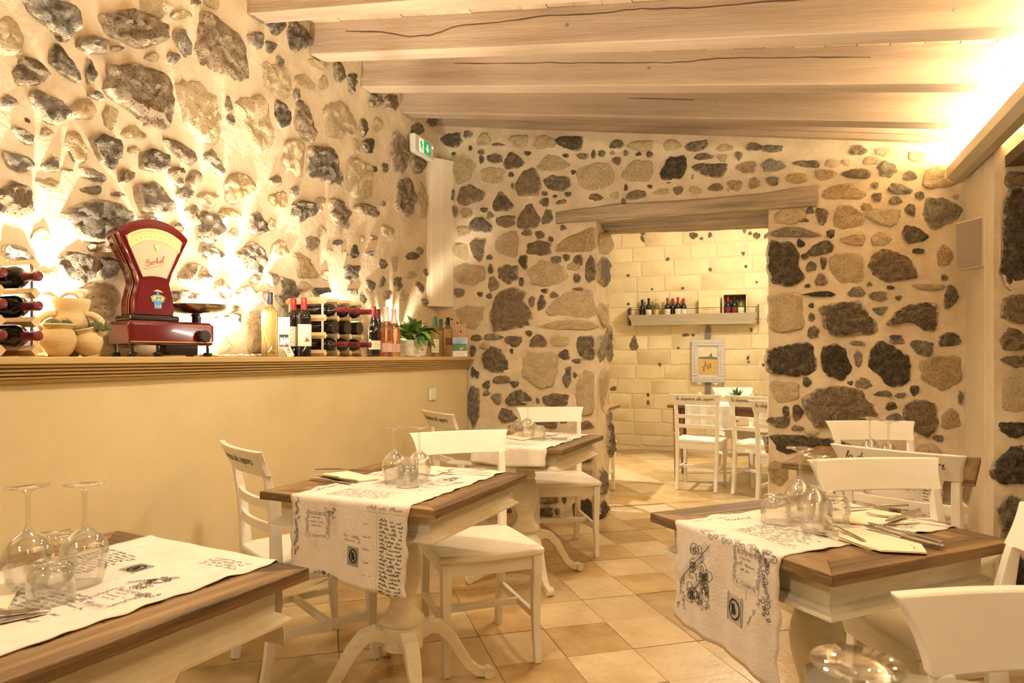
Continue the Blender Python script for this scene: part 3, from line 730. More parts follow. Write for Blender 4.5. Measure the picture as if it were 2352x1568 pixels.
R1 = [(365, 302, 195, 58, 0, 'd'), (728, 205, 130, 70, 0, 'b'), (280, 405, 150, 80, 0, 'o'), (487, 380, 160, 80, 0, 'o'), (715, 375, 210, 74, 0, 'b'), (935, 342, 150, 115, 0, 'g'), (1095, 392, 100, 76, 0, 'g'),
      ([(1170, 450), (1210, 350), (1330, 300), (1500, 350), (1560, 400), (1430, 460), (1240, 500)], 'y'), (605, 510, 320, 115, 0, 'o'), (850, 455, 55, 55, 0, 'g'), (1020, 486, 175, 80, -8, 'g'), (860, 540, 76, 66, 0, 'b'), (990, 566, 105, 62, 0, 'g'),
      (1165, 532, 72, 72, 0, 'g'), (1320, 650, 285, 215, 0, 'g'), (1100, 632, 75, 100, 0, 'd'), (780, 610, 86, 58, 0, 'o'), (375, 640, 55, 55, 0, 'd'), (465, 675, 100, 130, 0, 'b'), (330, 710, 82, 28, 0, 'b'),
      ([(95, 620), (330, 600), (350, 690), (270, 740), (95, 730)], 'y'), (650, 690, 210, 180, 0, 'o'), (912, 680, 270, 130, 0, 'y'), (268, 800, 350, 72, -3, 'g'), (526, 805, 60, 68, 0, 'd'), (1125, 815, 192, 125, -10, 'd'),
      (690, 850, 180, 85, 0, 'o'), (890, 842, 150, 95, 0, 'y'), ([(80, 860), (260, 870), (310, 960), (290, 1030), (350, 1120), (290, 1170), (80, 1180)], 'k'), (310, 876, 66, 52, -30, 'k'),
      (455, 915, 192, 98, 14, 'd'), (340, 970, 56, 46, 0, 'd'), (385, 1042, 76, 78, 0, 'd'), (476, 1012, 50, 95, -8, 'd'), (455, 1140, 86, 88, 0, 'b'), (360, 1180, 45, 32, 20, 'd'),
      ([(810, 960), (940, 910), (1060, 960), (1160, 1080), (1130, 1130), (940, 1160), (850, 1120), (795, 1030)], 'b'), ([(530, 950), (760, 940), (770, 1150), (620, 1170), (520, 1080)], 'y'), (1345, 962, 120, 150, 0, 'o'),
      (1157, 930, 90, 46, -4, 'd'), (1345, 1120, 60, 48, -20, 'd'), (450, 1240, 225, 40, 0, 'k'), ([(80, 1220), (310, 1220), (350, 1500), (90, 1530)], 'y'),
      ([(440, 1330), (620, 1290), (740, 1290), (870, 1450), (850, 1530), (550, 1550), (470, 1470)], 'd'), ([(920, 1470), (1000, 1360), (1210, 1270), (1310, 1330), (1300, 1500), (1210, 1510), (1110, 1440)], 'd'),
      (710, 1225, 120, 76, 0, 'g'), (865, 1250, 150, 74, 0, 'g'), (957, 1194, 65, 30, 0, 'd'), (1015, 1266, 50, 40, 0, 'd'), (806, 1170, 46, 40, 0, 'g'), ([(810, 1340), (950, 1320), (890, 1400), (850, 1380)], 'g'),
      (1390, 1262, 105, 170, -15, 'g'), (385, 1320, 40, 40, 0, 'd'), (390, 1405, 55, 58, 0, 'd'), (400, 1512, 76, 100, -8, 'd'), (1240, 1190, 250, 48, 0, 'y'), (1380, 1545, 140, 56, 0, 'd'), (1000, 1550, 100, 38, 0, 'd'),
      (540, 300, 110, 60, 0, 'y'), (640, 290, 70, 50, 0, 'y'), (820, 280, 150, 60, 0, 'y'), (900, 215, 120, 70, 0, 'y'), (1150, 250, 150, 80, 0, 'y'), (1430, 545, 50, 50, 0, 'o')]
stones(wall_back, (1740, 280), .3189, R1, uv_b, pl_b, .018)
R2 = [([(80, 180), (400, 150), (430, 350), (380, 380), (200, 390), (80, 370)], 'k'), ([(460, 190), (580, 140), (640, 210), (690, 340), (620, 420), (500, 400), (440, 300)], 'k'),
      ([(830, 140), (930, 130), (1110, 260), (1100, 460), (930, 460), (860, 380), (790, 320)], 'k'), (716, 150, 118, 38, -6, 'g'), (725, 262, 62, 132, 0, 'g'), (1000, 130, 105, 58, -8, 'g'), (1190, 180, 182, 115, -8, 'g'),
      (1380, 130, 170, 98, 0, 'd'), (1330, 350, 290, 255, 0, 'o'), (356, 430, 68, 74, 0, 'd'), (666, 436, 46, 40, 0, 'd'), (765, 440, 132, 76, -10, 'g'),
      ([(320, 570), (370, 490), (600, 450), (800, 490), (870, 640), (900, 690), (700, 730), (430, 760), (340, 640)], 'b'), ([(1060, 580), (1150, 550), (1310, 590), (1290, 780), (1230, 850), (1110, 780), (1040, 670)], 'b'),
      (902, 515, 130, 48, 0, 'b'), (1030, 525, 90, 38, 12, 'g'), (962, 604, 86, 64, 0, 'd'), (1130, 490, 76, 80, 0, 'd'), (985, 685, 120, 60, 0, 'g'), (205, 640, 50, 86, 0, 'd'), (286, 650, 86, 112, 0, 'd'), (155, 715, 180, 86, 0, 'd'),
      (285, 760, 96, 44, 0, 'b'), ([(80, 800), (520, 830), (700, 880), (690, 905), (400, 905), (150, 960), (80, 940)], 'k'), ([(85, 420), (310, 430), (300, 560), (100, 600)], 'y'), (1300, 835, 90, 52, -10, 'g'), (1460, 540, 38, 92, 0, 'g'),
      (1390, 700, 130, 150, 0, 'o'), (400, 795, 110, 30, 0, 'y'), (1200, 960, 300, 150, 0, 'y'), (150, 1080, 150, 180, 0, 'o'), (1300, 1150, 200, 140, 0, 'b'), (290, 1040, 40, 60, 0, 'd'), (1420, 1330, 120, 60, 0, 'g')]
stones(wall_back, (1740, 740), .3189, R2, uv_b, pl_b, .018)
# stones on the left jamb of the doorway and on the pier
uv_j = lambda u, v: (lambda p: (p.y, p.z))(on_x(u, v, XJ0))
pl_j = lambda u, v, w_: (XJ0 + w_, u, v)
J = [(1386, 625, 38, 72, 0, 'g'), (1382, 800, 34, 62, 0, 'g'), (1397, 790, 14, 84, 0, 'g'), (1385, 1105, 36, 60, 0, 'd'), (1400, 1010, 16, 90, 0, 'd'), (1388, 890, 32, 100, 0, 'y'), (1385, 560, 36, 50, 0, 'y'), (1398, 960, 14, 40, 0, 'g'), (1385, 1170, 38, 40, 0, 'k'), (1386, 720, 34, 60, 0, 'y')]
stones(wall_back, (0, 0), 1, [(x, y, w_ * .8, h_, r, m) for x, y, w_, h_, r, m in J], uv_j, pl_j, .016)
uv_p = lambda u, v: (lambda p: (p.x, p.z))(on_y(u, v, YP))
pl_p = lambda u, v, w_: (u, YP - w_, v)
Pd = [([(2296, 430), (2420, 420), (2430, 660), (2300, 668)], 'd'), (2334, 464, 32, 20, 0, 'b'), (2336, 418, 66, 46, 0, 'b'), ([(2300, 676), (2430, 670), (2420, 745), (2296, 742)], 'b'), (2330, 780, 70, 50, 0, 'b'),
      (2345, 900, 90, 110, 0, 'y'), (2330, 985, 78, 36, 0, 'k'), (2325, 1072, 86, 94, 0, 'k'), (2330, 1190, 76, 110, 0, 'd'), (2325, 1320, 80, 110, 0, 'k'), (2345, 830, 90, 30, 0, 'b'), (2420, 1000, 80, 200, 0, 'd'), (2420, 800, 70, 120, 0, 'g')]
stones(wall_right, (0, 0), 1, Pd, uv_p, pl_p, .02)

# ------------------------------------------------------------------ lintel
def lintel(x0, x1, zt, zb, y0, y1, seed, n=26):
    b = MB(); vs = []; fs = []
    for i in range(n + 1):
        t = i / n; x = x0 + (x1 - x0) * t
        a, c = zt(t), zb(t)
        jj = lambda k: noise.noise(Vector((x * 5, k, seed))) * .012
        vs += [(x, y0 + jj(1), a + jj(2)), (x, y1, a + jj(3)), (x, y1, c + jj(4)), (x, y0 + jj(5), c + jj(6))]
    for i in range(n):
        for j in range(4):
            k = (j + 1) % 4
            fs.append((i * 4 + j, i * 4 + k, (i + 1) * 4 + k, (i + 1) * 4 + j))
    fs += [(3, 2, 1, 0), (n * 4, n * 4 + 1, n * 4 + 2, n * 4 + 3)]
    return b.add(vs, fs)
o = lintel(-1.58, .235, lambda t: 2.315 + .03 * t + .012 * math.sin(t * 7), lambda t: 2.225 + .008 * math.sin(t * 5), YB - .035, YB + .17, 2).build('timber_lintel', 'old_wood', smooth=30, bevel=.008)
tag(o, 'weathered grey timber lintel over the stone doorway', 'lintel')
o = lintel(-1.38, .05, lambda t: 2.27, lambda t: 2.205 - .045 * t, YB + .18, YB2 + .01, 5).build('timber_lintel', 'old_wood', smooth=30, bevel=.006)
tag(o, 'second timber board behind the doorway lintel, lower at one end', 'lintel')

# ------------------------------------------------------------------ ceiling
ang = math.atan(SL)
ceiling = struct(MB().box((0, 0, 0), (4.9, 7.4, .03)).build('ceiling', 'plank_wood', loc=(-.35, 1.35, zc(-.35) + .225), rot=(0, ang, 0)), 'sloping ceiling of pale boards above the beams')
pw = .145
pm = MB().box((0, 0, 0), (pw - .003, 7.3, .02)).mesh('ceiling_plank'); pm.materials.append(MATS['plank_wood'])
k = 0
x = -2.40
while x < 2.3:
    o = bpy.data.objects.new('plank', pm); COL.objects.link(o); o.parent = ceiling
    o.location = (x, 0, -.026 - .0015 * (k % 3)); x += pw; k += 1
BEAMS = [(2.827, 2.60, .9), (3.345, 3.135, .866), (3.867, 3.72, 1.03), (4.38, 4.297, .927)]
names = ['pale timber ceiling beam furthest from the doorway wall', 'pale timber ceiling beam with a long winding crack', 'pale timber ceiling beam with fine cracks and a round knot', 'pale timber ceiling beam next to the doorway wall']
CR = {0: [], 1: [(-2.35, .125), (-2.1, .11), (-1.9, .075), (-1.75, .08), (-1.6, .12), (-1.35, .125), (-1.1, .145), (-.85, .14), (-.6, .15), (-.35, .14), (0, .15), (.3, .145)],
      2: [(-1.9, .14), (-1.4, .135), (-1.0, .13), (-.55, .12), (-.3, .14), (.1, .135), (.5, .13)], 3: [(-.9, .12), (-.4, .11)]}
for i, (ya, yb, xb) in enumerate(BEAMS):
    x1 = 1.35
    y1 = ya + (yb - ya) * (x1 + 2.6) / (xb + 2.6)
    L = math.hypot(x1 + 2.68, (zc(x1) - zc(-2.68)))
    yaw = math.atan2(y1 - ya, x1 + 2.68)
    bm = MB().box((L / 2, .06, .095), (L, .12, .19))
    o = bm.build('ceiling_beam', 'beam_wood', bevel=.006, loc=(-2.68, ya, zc(-2.68)), rot=(0, ang, yaw))
    tag(o, names[i], 'beam', 'parallel beams under the sloping ceiling')
    if CR[i]:
        pts = []
        for (xx, hh) in CR[i]:
            pts.append((xx + 2.68, -.0006, hh))
        q = []
        for a, c in zip(pts, pts[1:]):
            for t in range(6):
                s_ = t / 6
                q.append((a[0] + (c[0] - a[0]) * s_, -.0006, a[2] + (c[2] - a[2]) * s_ + .006 * noise.noise(Vector((a[0] * 9 + s_ * 3, i, 0)))))
        rr = [.0025 + .0022 * noise.noise(Vector((p[0] * 7, 1, i))) for p in q]
        MB().sweep(q, [(.002, max(.0012, r * 1.7)) for r in rr], up=(0, 0, 1)).build('crack', 'crack', o)
    for kx in (1.1, 2.75):
        kk = (kx + i * .31) % 3.4 + .3
        MB().lathe([(.0115, 0), (.008, .0008), (.003, .0010)], 12, M=Matrix.Translation((kk, -.0002, .06 + .05 * ((kx * 7 + i) % 1))) @ Matrix.Rotation(R(90), 4, 'X')).build('knot', 'old_wood', o)
# cornice along the top of the back wall
b = MB()
for k, (dy, h0, h1) in enumerate(((.05, .083, .118), (.075, .118, .15), (.105, .15, .20))):
    vs = []
    for x in (-2.6, 1.32):
        vs += [(x, YB + .03, zc(x) + h0), (x, YB - dy, zc(x) + h0), (x, YB - dy, zc(x) + h1), (x, YB + .03, zc(x) + h1)]
    b.add(vs, [(0, 1, 5, 4), (1, 2, 6, 5), (2, 3, 7, 6), (3, 0, 4, 7), (3, 2, 1, 0), (4, 5, 6, 7)])
struct(b.build('trim_3', 'beam_wood'), 'stepped timber cornice where the doorway wall meets the ceiling')

# light trough and dark soffit on the right wall
b = MB()
tp = [(.965, 2.33), (1.0, 2.295), (1.05, 2.30), (1.052, 2.345), (1.10, 2.345), (1.10, 2.352), (1.045, 2.352), (1.042, 2.308), (1.005, 2.304), (.973, 2.334), (.973, 2.388), (.965, 2.388)]
b.prism([(a, c) for a, c in tp], .4, 4.93, 'y')
tr = b.build('light_trough', 'trough_metal')
tag(tr, 'metal light trough above the stone pier throwing light on the ceiling', 'light fitting')
MB().box((1.07, 2.65, 2.357), (.05, 4.4, .008)).build('led_strip', 'lamp_lens', tr)
struct(MB().box((1.55, 2.6, 2.26), (.86, 4.7, .06)).build('trim_4', 'dark_wood'), 'dark boarded soffit above the stone pier')

# ------------------------------------------------------------------ floors
TA, TB = Vector((-.60, .80, 0)), Vector((.80, .60, 0))
floor_ = struct(MB().box((-.35, 1.55, -.02), (4.6, 7.7, .03)).build('floor', 'grout'), 'travertine tiled floor of the dining room laid diagonally')
def tiles(parent, a0, c0, st, inside, near, limit=300):
    me = {}
    for k in (0, 1):
        b = MB(); h = st / 2 - .0016
        b.box((0, 0, 0), (2 * h, 2 * h, .012))
        me[k] = b.mesh('floor_tile'); me[k].materials.append(MATS['tile_light' if k else 'tile'])
    L = []
    for i in range(-40, 60):
        for j in range(-40, 60):
            p = TA * (a0 + (i + .5) * st) + TB * (c0 + (j + .5) * st)
            if inside(p): L.append((near(p), i, j, p))
    L.sort(key=lambda t: t[0])
    rest = MB()
    for n_, (q, i, j, p) in enumerate(L):
        h = noise.noise(Vector((i * 1.37, j * 2.11, 4))) + .35 * math.sin(i * 12.9 + j * 78.2)
        z = -.0055 + .0012 * math.sin(i * 3.1 + j * 5.7)
        if n_ < limit:
            o = bpy.data.objects.new('tile', me[1 if h > -.02 else 0]); COL.objects.link(o); o.parent = parent
            o.location = (p.x, p.y, z)
            o.rotation_euler = (0, 0, math.atan2(TB.y, TB.x) + (math.pi / 2) * ((i + 2 * j) % 4))
        else:
            M = Matrix.Translation((p.x, p.y, z)) @ Matrix.Rotation(math.atan2(TB.y, TB.x), 4, 'Z')
            rest.box((0, 0, 0), (st - .0032, st - .0032, .012), M)
    if rest.v:
        o = rest.build('tile_field', 'tile_light', parent); o['kind'] = 'stuff'
tiles(floor_, 2.91, .953, .297, lambda p: -2.30 < p.x < 1.9 and -2.2 < p.y < 5.42 and not (p.y > 5.1 and (p.x < -1.4 or p.x > .06)) and not (p.x > 1.05 and p.y > 4.3),
      lambda p: -p.y if p.y > 1.2 else 10 - p.y)
fl2 = struct(MB().box((-1.0, 7.2, -.02), (6.4, 3.75, .028)).build('floor_back_room', 'grout'), 'tiled floor of the room behind the doorway')
tiles(fl2, 2.91, .953, .446, lambda p: -3.2 < p.x < 1.6 and 5.52 < p.y < 9.1, lambda p: abs(p.x + .8) + p.y * .1)

# ------------------------------------------------------------------ room behind the doorway: block wall
wr = struct(MB().box((-1.0, YR + .03, 1.6), (6.4, .06, 3.3)).build('wall_back_room', 'joint'), 'far wall of pale squared blocks seen through the doorway')
random.seed(11)
uv_r = lambda u, v: (lambda p: (p.x, p.z))(on_y(u, v, YR))
rows = [1028, 1004, 974, 942, 906, 872, 838, 803, 770, 738, 704, 668, 632, 596, 562, 528, 494]
x_l, x_r = uv_r(1380, 800)[0], uv_r(1790, 800)[0]
for r_, (ya, yb) in enumerate(zip(rows, rows[1:])):
    z0, z1 = uv_r(1580, ya)[1], uv_r(1580, yb)[1]
    x = x_l - .25 - random.uniform(0, .3)
    while x < x_r + .3:
        wd = random.uniform(.28, .52)
        j = [random.uniform(-.008, .008) for _ in range(8)]
        poly = [(x + .010 + j[0], z0 + .008 + j[1]), (x + wd / 2, z0 + .006 + j[2]), (x + wd - .010 + j[3], z0 + .008 + j[4]), (x + wd - .010 + j[5], z1 - .006), (x + wd / 2, z1 - .005 + j[6]), (x + .010 + j[7], z1 - .006)]
        cx_, cz_ = x + wd / 2, (z0 + z1) / 2
        vs = [(a - cx_, .02, c - cz_) for a, c in poly] + [(a - cx_, -.002, c - cz_) for a, c in poly] + [((a - cx_) * .97, -.0065 - random.uniform(0, .0025), (c - cz_) * .93) for a, c in poly]
        n = 6
        fs = [(i, (i + 1) % n, (i + 1) % n + n, i + n) for i in range(n)] + [(i + n, (i + 1) % n + n, (i + 1) % n + 2 * n, i + 2 * n) for i in range(n)] + [tuple(2 * n + i for i in range(n))]
        MB().add(vs, fs).build('block', 'block', wr, loc=(cx_, YR, cz_), smooth=40)
        x += wd
chips = [(1477, 535, 11, 12), (1476, 548, 9, 18), (1554, 522, 12, 8), (1592, 524, 16, 11), (1594, 541, 22, 16), (1611, 548, 9, 8), (1631, 522, 8, 8), (1631, 540, 10, 14), (1710, 531, 9, 10), (1723, 536, 9, 10), (1738, 541, 18, 16), (1760, 543, 12, 12),
         (1707, 582, 9, 9), (1713, 612, 8, 8), (1534, 595, 9, 8), (1632, 619, 9, 9), (1443, 633, 9, 7), (1738, 648, 8, 7), (1575, 769, 16, 8), (1593, 769, 10, 7), (1456, 790, 18, 34), (1464, 796, 6, 10), (1558, 799, 7, 6), (1516, 837, 8, 10),
         (1718, 822, 6, 12), (1720, 831, 8, 8), (1754, 838, 10, 7), (1409, 892, 16, 11), (1489, 906, 8, 10), (1489, 925, 8, 13), (1725, 757, 6, 11), (1443, 698, 8, 7), (1498, 664, 6, 6), (1568, 662, 8, 7)]
stones(wr, (0, 0), 1, [(x, y, w_, h_, (i * 37) % 40 - 20, 'd') for i, (x, y, w_, h_) in enumerate(chips)], uv_r, lambda u, v, w_: (u, YR - .006 - w_, v), .010)
struct(MB().box((-4.15, 7.2, 1.6), (.05, 3.75, 3.3)).build('wall_back_room_left', 'plaster_pale'), 'plastered left wall of the room behind the doorway')
struct(MB().box((2.15, 7.2, 1.6), (.05, 3.75, 3.3)).build('wall_back_room_right', 'plaster_pale'), 'plastered right wall of the room behind the doorway')
struct(MB().box((-1.0, 7.2, 3.22), (6.4, 3.75, .05)).build('ceiling_back_room', 'plaster_pale'), 'plain ceiling of the room behind the doorway')

# ------------------------------------------------------------------ stroke lettering
GL = {
 'a': (1.0, [[(.75, .85), (.45, 1), (.12, .75), (.02, .35), (.2, 0), (.5, .15), (.78, .95), (.68, .3), (.8, 0), (1, .22)]]),
 'd': (1.05, [[(.75, .85), (.45, 1), (.12, .75), (.02, .35), (.2, 0), (.5, .15), (.76, .85), (1.0, 2.0), (.7, .35), (.82, 0), (1.02, .22)]]),
 'i': (.6, [[(.05, .6), (.3, 1), (.18, .2), (.35, 0), (.6, .25)], [(.36, 1.42), (.42, 1.52)]]),
 's': (.78, [[(0, .15), (.42, 1.02), (.45, .85), (.62, .45), (.5, .05), (.25, 0), (.1, .18)]]),
 'p': (1.0, [[(.05, .65), (.3, 1), (.0, -.95)], [(.2, .55), (.5, 1), (.75, .85), (.7, .3), (.45, 0), (.2, .15)]]),
 'e': (.78, [[(.05, .4), (.5, .6), (.6, .85), (.4, 1), (.1, .75), (.05, .3), (.3, 0), (.75, .3)]]),
 'n': (.98, [[(.0, .7), (.2, 1), (.12, 0)], [(.14, .45), (.45, .98), (.62, .9), (.54, .2), (.66, 0), (.9, .25)]]),
 'o': (.9, [[(.45, 1), (.1, .75), (.05, .3), (.3, 0), (.6, .25), (.65, .75), (.45, 1), (.9, .85)]]),
 'r': (.75, [[(.0, .7), (.22, 1), (.12, 0)], [(.14, .45), (.4, .95), (.68, .98)]]),
 'l': (.6, [[(.0, .3), (.45, 1.5), (.45, 2.0), (.25, 1.8), (.1, .6), (.2, 0), (.55, .25)]]),
 'k': (.9, [[(.0, .3), (.4, 1.5), (.4, 2.0), (.22, 1.8), (.08, 0)], [(.12, .5), (.5, 1), (.5, .7), (.25, .5), (.6, 0), (.9, .2)]]),
 'B': (1.25, [[(.35, 1.9), (.1, 0)], [(.05, 1.6), (.5, 2.0), (.95, 1.75), (.85, 1.2), (.3, 1.05), (.9, .95), (1.0, .35), (.6, -.05), (.05, .05)]]),
 ' ': (.75, []),
}
def smooth_line(P, n=5):
    P = [Vector((a, c)) for a, c in P]
    if len(P) < 3: return P
    out = []
    for i in range(len(P) - 1):
        p0, p1, p2, p3 = P[max(i - 1, 0)], P[i], P[i + 1], P[min(i + 2, len(P) - 1)]
        for k in range(n):
            t = k / n
            out.append(.5 * ((2 * p1) + (p2 - p0) * t + (2 * p0 - 5 * p1 + 4 * p2 - p3) * t * t + (3 * p1 - p0 - 3 * p2 + p3) * t ** 3))
    out.append(P[-1]); return out
class Ribbon:
    """flat strokes and patches in a 2D frame, mapped to 3D by fn(a,b)"""
    def __init__(s): s.v = []; s.f = []
    def line(s, P, wd):
        P = [Vector(p) for p in P]
        k = len(s.v)
        for i, p in enumerate(P):
            t = P[min(i + 1, len(P) - 1)] - P[max(i - 1, 0)]
            if t.length < 1e-9: t = Vector((1, 0))
            t.normalize(); q = Vector((-t.y, t.x)) * (wd * .5 * (1 if 0 < i < len(P) - 1 else .5))
            s.v += [p + q, p - q]
        for i in range(len(P) - 1): s.f.append((k + 2 * i, k + 2 * i + 1, k + 2 * i + 3, k + 2 * i + 2))
    def poly(s, P):
        k = len(s.v); s.v += [Vector(p) for p in P]; s.f.append(tuple(range(k, k + len(P))))
    def text(s, t, x, y, h, wd, slant=.32, ang=0., width=None):
        adv = sum(GL[c][0] for c in t)
        kx = h if width is None else width / adv
        ca, sa = math.cos(ang), math.sin(ang)
        px = 0
        for c in t:
            w_, strokes = GL[c]
            for st in strokes:
                L = [((px + a + slant * b_ * h / kx) * kx, b_ * h) for a, b_ in st]
                s.line([(x + a * ca - b_ * sa, y + a * sa + b_ * ca) for a, b_ in smooth_line(L, 4)], wd)
            px += w_
    def scribble(s, x, y, length, h, wd, rnd, ang=0.):
        """one line of illegible handwriting"""
        ca, sa = math.cos(ang), math.sin(ang)
        px = 0.
        while px < length:
            n = rnd.randint(3, 8); P = []
            for i in range(n * 2):
                P.append((px + i * h * .42, h * (rnd.uniform(.0, .25) if i % 2 else rnd.choice((.55, .7, .9, 1.5)))))
            P = [(a + .35 * b_, b_) for a, b_ in P if a < length]
            if len(P) > 2: s.line([(x + a * ca - b_ * sa, y + a * sa + b_ * ca) for a, b_ in smooth_line(P, 2)], wd)
            px += n * 2 * h * .42 + h * rnd.uniform(.8, 1.6)
    def scroll(s, x, y, r, wd, turns=1.6, a0=0., flip=1):
        P = []
        n = int(18 * turns)
        for i in range(n + 1):
            t = i / n
            q = a0 + flip * t * turns * 2 * math.pi
            P.append((x + r * (1 - .85 * t) * math.cos(q), y + r * (1 - .85 * t) * math.sin(q)))
        s.line(P, wd)
    def caps(s, txt, x, y, h, width, rot=0.):
        d = bpy.data.curves.new('t', 'FONT'); d.body = txt; d.size = 1; d.resolution_u = 1
        o = bpy.data.objects.new('t', d); COL.objects.link(o)
        me = o.to_mesh()
        if len(me.vertices):
            xs = [v.co.x for v in me.vertices]; ys = [v.co.y for v in me.vertices]
            kx = width / (max(xs) - min(xs)); ky = h / max(1e-6, max(ys))
            k = len(s.v); ca, sa = math.cos(rot), math.sin(rot)
            for v in me.vertices:
                a, b_ = (v.co.x - min(xs)) * kx, v.co.y * ky
                s.v.append(Vector((x + a * ca - b_ * sa, y + a * sa + b_ * ca)))
            s.f += [tuple(k + i for i in p.vertices) for p in me.polygons]
        o.to_mesh_clear(); bpy.data.objects.remove(o); bpy.data.curves.remove(d)
    def build(s, name, m, parent, fn):
        me = bpy.data.meshes.new(name)
        me.from_pydata([tuple(fn(p.x, p.y)) for p in s.v], [], s.f)
        me.materials.append(MATS[m])
        o = bpy.data.objects.new(name, me); COL.objects.link(o); o.parent = parent
        return o

# ------------------------------------------------------------------ chair
def rail_y(s, z): return -.232 - .043 * (z - .785) / .095 - .028 * (1 - s * s)
def make_chair():
    t = thing('dining_chair', 'x', 'chair')
    for sx in (-1, 1):
        pts = [(.172, -.238, 0), (.173, -.222, .10), (.174, -.206, .22), (.175, -.197, .36), (.177, -.195, .46), (.181, -.199, .56), (.183, -.212, .68), (.185, -.226, .75), (.187, -.234, .784)]
        q = MB().sweep([(sx * a, b_, c) for a, b_, c in pts], [(.030, .034), (.030, .036), (.031, .038), (.032, .042), (.032, .042), (.031, .038), (.030, .034), (.028, .026), (.028, .022)], up=(0, 1, 0)).build('leg', 'white_paint', t, bevel=.003)
        MB().lathe([(.014, -.0), (.014, .006)], 10, (sx * .172, -.238, -.001)).build('foot_pad', 'rubber', q)
        pts = [(.186, .205, 0), (.186, .197, .06), (.185, .188, .16), (.185, .186, .26), (.186, .192, .36), (.186, .192, .43)]
        q = MB().sweep([(sx * a, b_, c) for a, b_, c in pts], [(.026, .026), (.027, .028), (.030, .032), (.034, .038), (.038, .042), (.038, .042)], up=(0, 1, 0)).build('leg', 'white_paint', t, bevel=.003)
        MB().lathe([(.012, -.0), (.012, .006)], 10, (sx * .186, .205, -.001)).build('foot_pad', 'rubber', q)
        MB().box((sx * .181, -.005, .1855), (.018, .38, .028)).build('stretcher', 'white_paint', t, bevel=.002)
        MB().box((sx * .184, 0, .402), (.022, .37, .056)).build('apron', 'white_paint', t, bevel=.002)
    MB().box((0, .01, .1855), (.36, .022, .026)).build('stretcher', 'white_paint', t, bevel=.002)
    MB().box((0, .190, .402), (.34, .022, .056)).build('apron', 'white_paint', t, bevel=.002)
    MB().box((0, -.196, .402), (.33, .022, .056)).build('apron', 'white_paint', t, bevel=.002)
    poly = [(-.182, -.215), (.182, -.215), (.19, -.20)]
    poly += [(.2 + .016 * math.sin(k / 6 * math.pi / 2), -.17 + .375 * k / 6) for k in range(7)]
    poly += [(.21 - .42 * k / 10, .214 + .016 * math.sin(k / 10 * math.pi)) for k in range(11)]
    poly += [(-.216 + .016 * (1 - math.cos(k / 6 * math.pi / 2)), .205 - .375 * k / 6) for k in range(7)] + [(-.19, -.20)]
    MB().prism(poly, .430, .460).build('seat', 'white_paint', t, bevel=.010, seg=3)
    def rail(sz0, sz1, hw0, hw1, th, off):
        def surf(u, v, side):
            z = sz0 + (sz1 - sz0) * v; s_ = 2 * u - 1
            hw = hw0 + (hw1 - hw0) * v ** 2.2
            zz = min(max(z, .5), .88)
            y = off(s_, z) + side * th / 2
            return (s_ * hw, y, z)
        nu, nv = 14, 5
        b = MB()
        A_ = [surf(i / nu, j / nv, 1) for j in range(nv + 1) for i in range(nu + 1)]
        B_ = [surf(i / nu, j / nv, -1) for j in range(nv + 1) for i in range(nu + 1)]
        fs = []; n1 = nu + 1; N_ = len(A_)
        for j in range(nv):
            for i in range(nu):
                q = j * n1 + i
                fs += [(q, q + 1, q + n1 + 1, q + n1), (N_ + q + n1, N_ + q + n1 + 1, N_ + q + 1, N_ + q)]
        for i in range(nu):
            fs += [(i, N_ + i, N_ + i + 1, i + 1), (nv * n1 + i, nv * n1 + i + 1, N_ + nv * n1 + i + 1, N_ + nv * n1 + i)]
        for j in range(nv):
            fs += [(j * n1, (j + 1) * n1, N_ + (j + 1) * n1, N_ + j * n1), (j * n1 + nu, N_ + j * n1 + nu, N_ + (j + 1) * n1 + nu, (j + 1) * n1 + nu)]
        return b.add(A_ + B_, fs)
    top = rail(.782, .88, .206, .231, .024, rail_y).build('top_rail', 'white_paint', t, smooth=40, bevel=.004)
    rb = Ribbon(); rb.text('la dispensa dei sapori', -.174, .8265, .0170, .0028, width=.338)
    rb.build('lettering', 'lettering', top, lambda a, z: (a, rail_y(a / .215, z) - .0135, z))
    for z in (.585, .675):
        yo = lambda s_, zz: (-.200 if z < .6 else -.210) - .026 * (1 - s_ * s_) - .0
        rail(z - .017, z + .017, .180 + (z - .585) * .05, .181 + (z - .585) * .05, .016, yo).build('slat', 'white_paint', t, smooth=40, bevel=.002)
    index_children(t)
    return t
G_CH = 'white wooden dining chairs'
